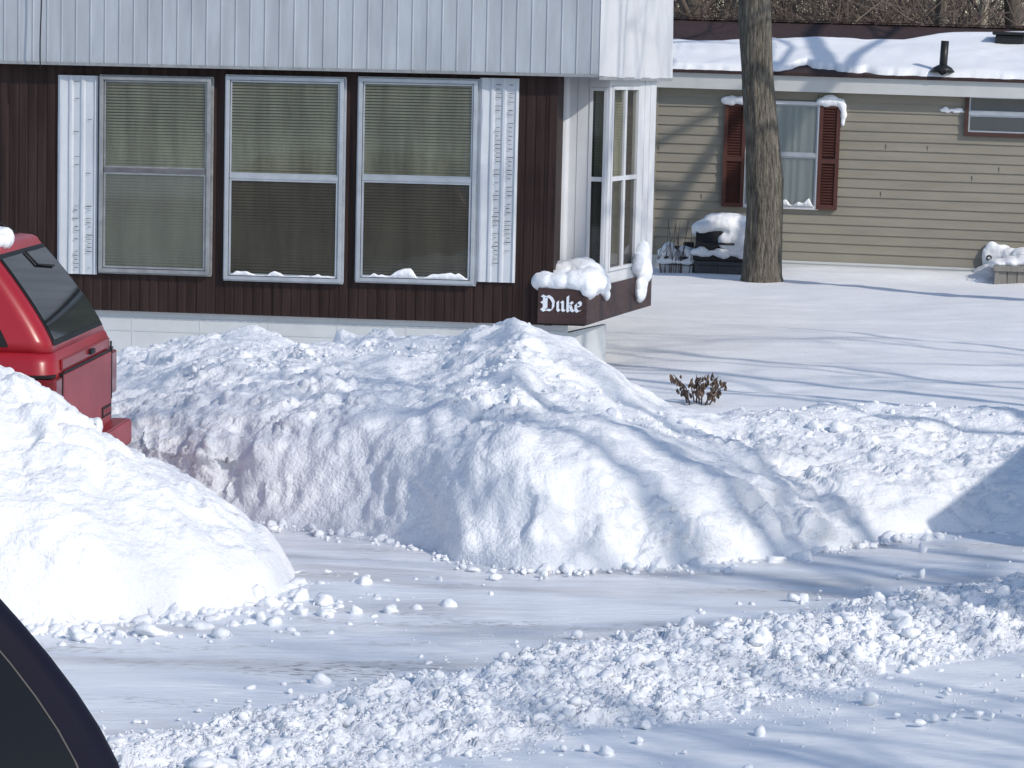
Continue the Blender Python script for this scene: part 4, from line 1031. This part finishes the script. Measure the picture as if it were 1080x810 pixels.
def wheels(car, paint):
    for x in (-.85, -3.45):
        for sgn in (-1, 1):
            y = sgn*(car.wb+.03)
            m = MB(); m.tube([(x, y+sgn*.02, .33), (x, y-sgn*.19, .33)], .33, 26); wl = m.build('wheel', 'rubber', car.root, bevel=.02)
            MB().tube([(x, y+sgn*.024, .33), (x, y+sgn*.03, .33)], [.20, .18], 20).build('rim', 'chrome', wl)
            ar = MB(); ar.tube([(x+.40*math.cos(a), y+sgn*.01, .33+.40*math.sin(a)) for a in [math.pi*k/14 for k in range(15)]], .035, 6); ar.build('wheel_arch', 'rubber', car.root, True)
# red sport utility car, rear end to the right
c0 = Vector((-2.22, 13.75, 0))
yaw = math.radians(-2.7)
red = empty('red_car', (c0.x+.02, c0.y+.78, -.02), yaw, 'red boxy car with sloping tinted rear window parked behind the snow pile', 'car')
rc = Car(red, 'red_paint', .99, 1.50, .72, .60, .36, 1.25)
seal = rc.rear_patch(-.62, .62, .05, .90, .004, 'rear_window', 'rubber', red)
rc.rear_patch(-.585, .585, .10, .86, .008, 'rear_glass', 'car_glass', seal)
s_ = rc.side_patch(-1.75, lambda t: rc.xrear(t)-.20, .05, .84, .004, 'side_window', 'rubber', red)
rc.side_patch(-1.72, lambda t: rc.xrear(t)-.235, .10, .80, .008, 'side_glass', 'car_glass', s_)
s_ = rc.side_patch(-2.55, lambda t: -1.85, .05, .84, .004, 'side_window', 'rubber', red)
rc.side_patch(-2.5, lambda t: -1.88, .10, .80, .008, 'side_glass', 'car_glass', s_)
tg = MB(); tg.box(.013, .024, -.60, .62, .42, .875); tgo = tg.build('tailgate', 'red_faded', red, bevel=.01, label='faded pinkish lower tailgate panel')
MB().box(.0, .014, -.60, .62, .897, .95).build('tailgate_trim', 'red_trim', red, bevel=.006)
MB().box(.014, .022, .625, .640, .42, .93).box(.014, .020, -.60, .62, .878, .890).build('tailgate_seal', 'rubber', red)
MB().box(.012, .030, .05, .15, .912, .938).build('handle', 'rubber', red, bevel=.004)
bd = MB(); bd.box(.0245, .029, .36, .60, .545, .60); bo = bd.build('badge', 'rubber', tgo)
bl = MB()
for q in range(5): bl.box(.0292, .0305, .385+q*.042, .41+q*.042, .557, .588)
bl.build('badge_lettering', 'red_faded', bo)
for sgn in (-1, 1):
    tl = MB(); y0, y1 = sorted((sgn*.64, sgn*.79)); tl.box(-.13, .022, y0, y1, .64, .872)
    t_ = tl.build('tail_light', 'tail_red', red, bevel=.012)
    fr = MB(); y0, y1 = sorted((sgn*.63, sgn*.64)); fr.box(-.14, .025, y0, y1, .62, .886); y0, y1 = sorted((sgn*.64, sgn*.794)); fr.box(-.14, .0, y0, y1, .874, .886); fr.box(-.145, -.13, y0, y1, .62, .886); fr.build('light_bezel', 'rubber', t_)
bmb = MB(); bmb.loft([[(.0, y, z), (.11, y, z)] + [(.11, y, z+.14), (.0, y, z+.14)] for y, z in ((-.78, .36), (.78, .36))]); bmb.build('bumper', 'red_faded', red, bevel=.02)
MB().box(.02, .10, -.7, .7, .501, .507).build('bumper_pad', 'red_trim', red)
for sgn in (-1, 1): MB().tube([(-2.1, sgn*.5, 1.50), (-2.0, sgn*.5, 1.55), (-.55, sgn*.5, 1.55), (-.46, sgn*.5, 1.49)], .014, 6).build('roof_rail', 'rubber', red, True)
MB().tube([rc_ for rc_ in [(rc.xrear(.88)+.02, .0, rc.z(.88)), (rc.xrear(.75)+.02, .03, rc.z(.75)), (rc.xrear(.70)+.02, .34, rc.z(.70))]], .006, 6).build('wiper', 'rubber', red, True)
wheels(rc, 'red_paint')
snow_lump('snow_patch', [(-.46-.17*q, -.25+.05*math.sin(q*2), 1.505+.012*math.sin(q), .13, .22+.05*math.sin(q*1.7), .055+.02*math.sin(q*2.3)) for q in range(8)], .018, 'patch of snow left on the roof of the red car', .022, red.location, yaw)

# dark car at the lower left, only its window frame corner is in view
yw = math.radians(25)
dk = empty('dark_car', (0, 0, 0), yw, 'dark navy car at the lower left corner with a curved window frame', 'car')
dc = Car(dk, 'navy_paint', .98, 1.56, .74, .60, .42, 1.45, r=.05)
dl = Vector((dc.xrear(.14), -dc.w(.14), 0)); dl.rotate(Matrix.Rotation(yw, 3, 'Z'))
tgt = at(128, 806, 5.3); dk.location = (tgt.x-dl.x, tgt.y-dl.y, 0)
s_ = dc.side_patch(-1.6, lambda t: dc.xrear(t)-.088, .03, .90, .003, 'side_window', 'dull_trim', dk)
dc.side_patch(-1.58, lambda t: dc.xrear(t)-.092, .04, .885, .006, 'side_glass', 'dark_glass', s_)
s_ = dc.side_patch(-2.55, lambda t: -1.68, .03, .86, .003, 'side_window', 'dull_trim', dk)
dc.side_patch(-2.53, lambda t: -1.70, .04, .85, .006, 'side_glass', 'car_glass', s_)
dc.rear_patch(-.6, .6, .05, .9, .006, 'rear_glass', 'car_glass', dk)
for sgn in (-1, 1):
    y0, y1 = sorted((sgn*.5, sgn*.76)); MB().box(-.05, .02, y0, y1, .68, .84).build('tail_light', 'tail_red', dk, bevel=.01)
MB().box(-.02, .10, -.76, .76, .38, .56).build('bumper', 'navy_paint', dk, bevel=.03)
wheels(dc, 'navy_paint')

# ------------------------------------------------------------------ unseen block added right of the view to shade the bank's right end
p1 = at(990, 545, 14.95) + SUNV*3.46
sh = empty('shade_block', (p1.x, p1.y, 0), math.radians(51.5), 'unseen grey block with a rising top, added right of the view to shade the snow bank', 'shade_caster')
zt1 = p1.z - .06
MB().prism_y([(0, -.05), (2.6, -.05), (2.6, zt1+.75), (0, zt1)], -2.0, 0).build('wall', 'shade_caster', sh)
MB().prism_y([(-.05, zt1+.001-.015), (2.7, zt1+.78), (2.7, zt1+.84), (-.05, zt1+.05)], -2.1, .03).build('roof', 'shingle', sh)
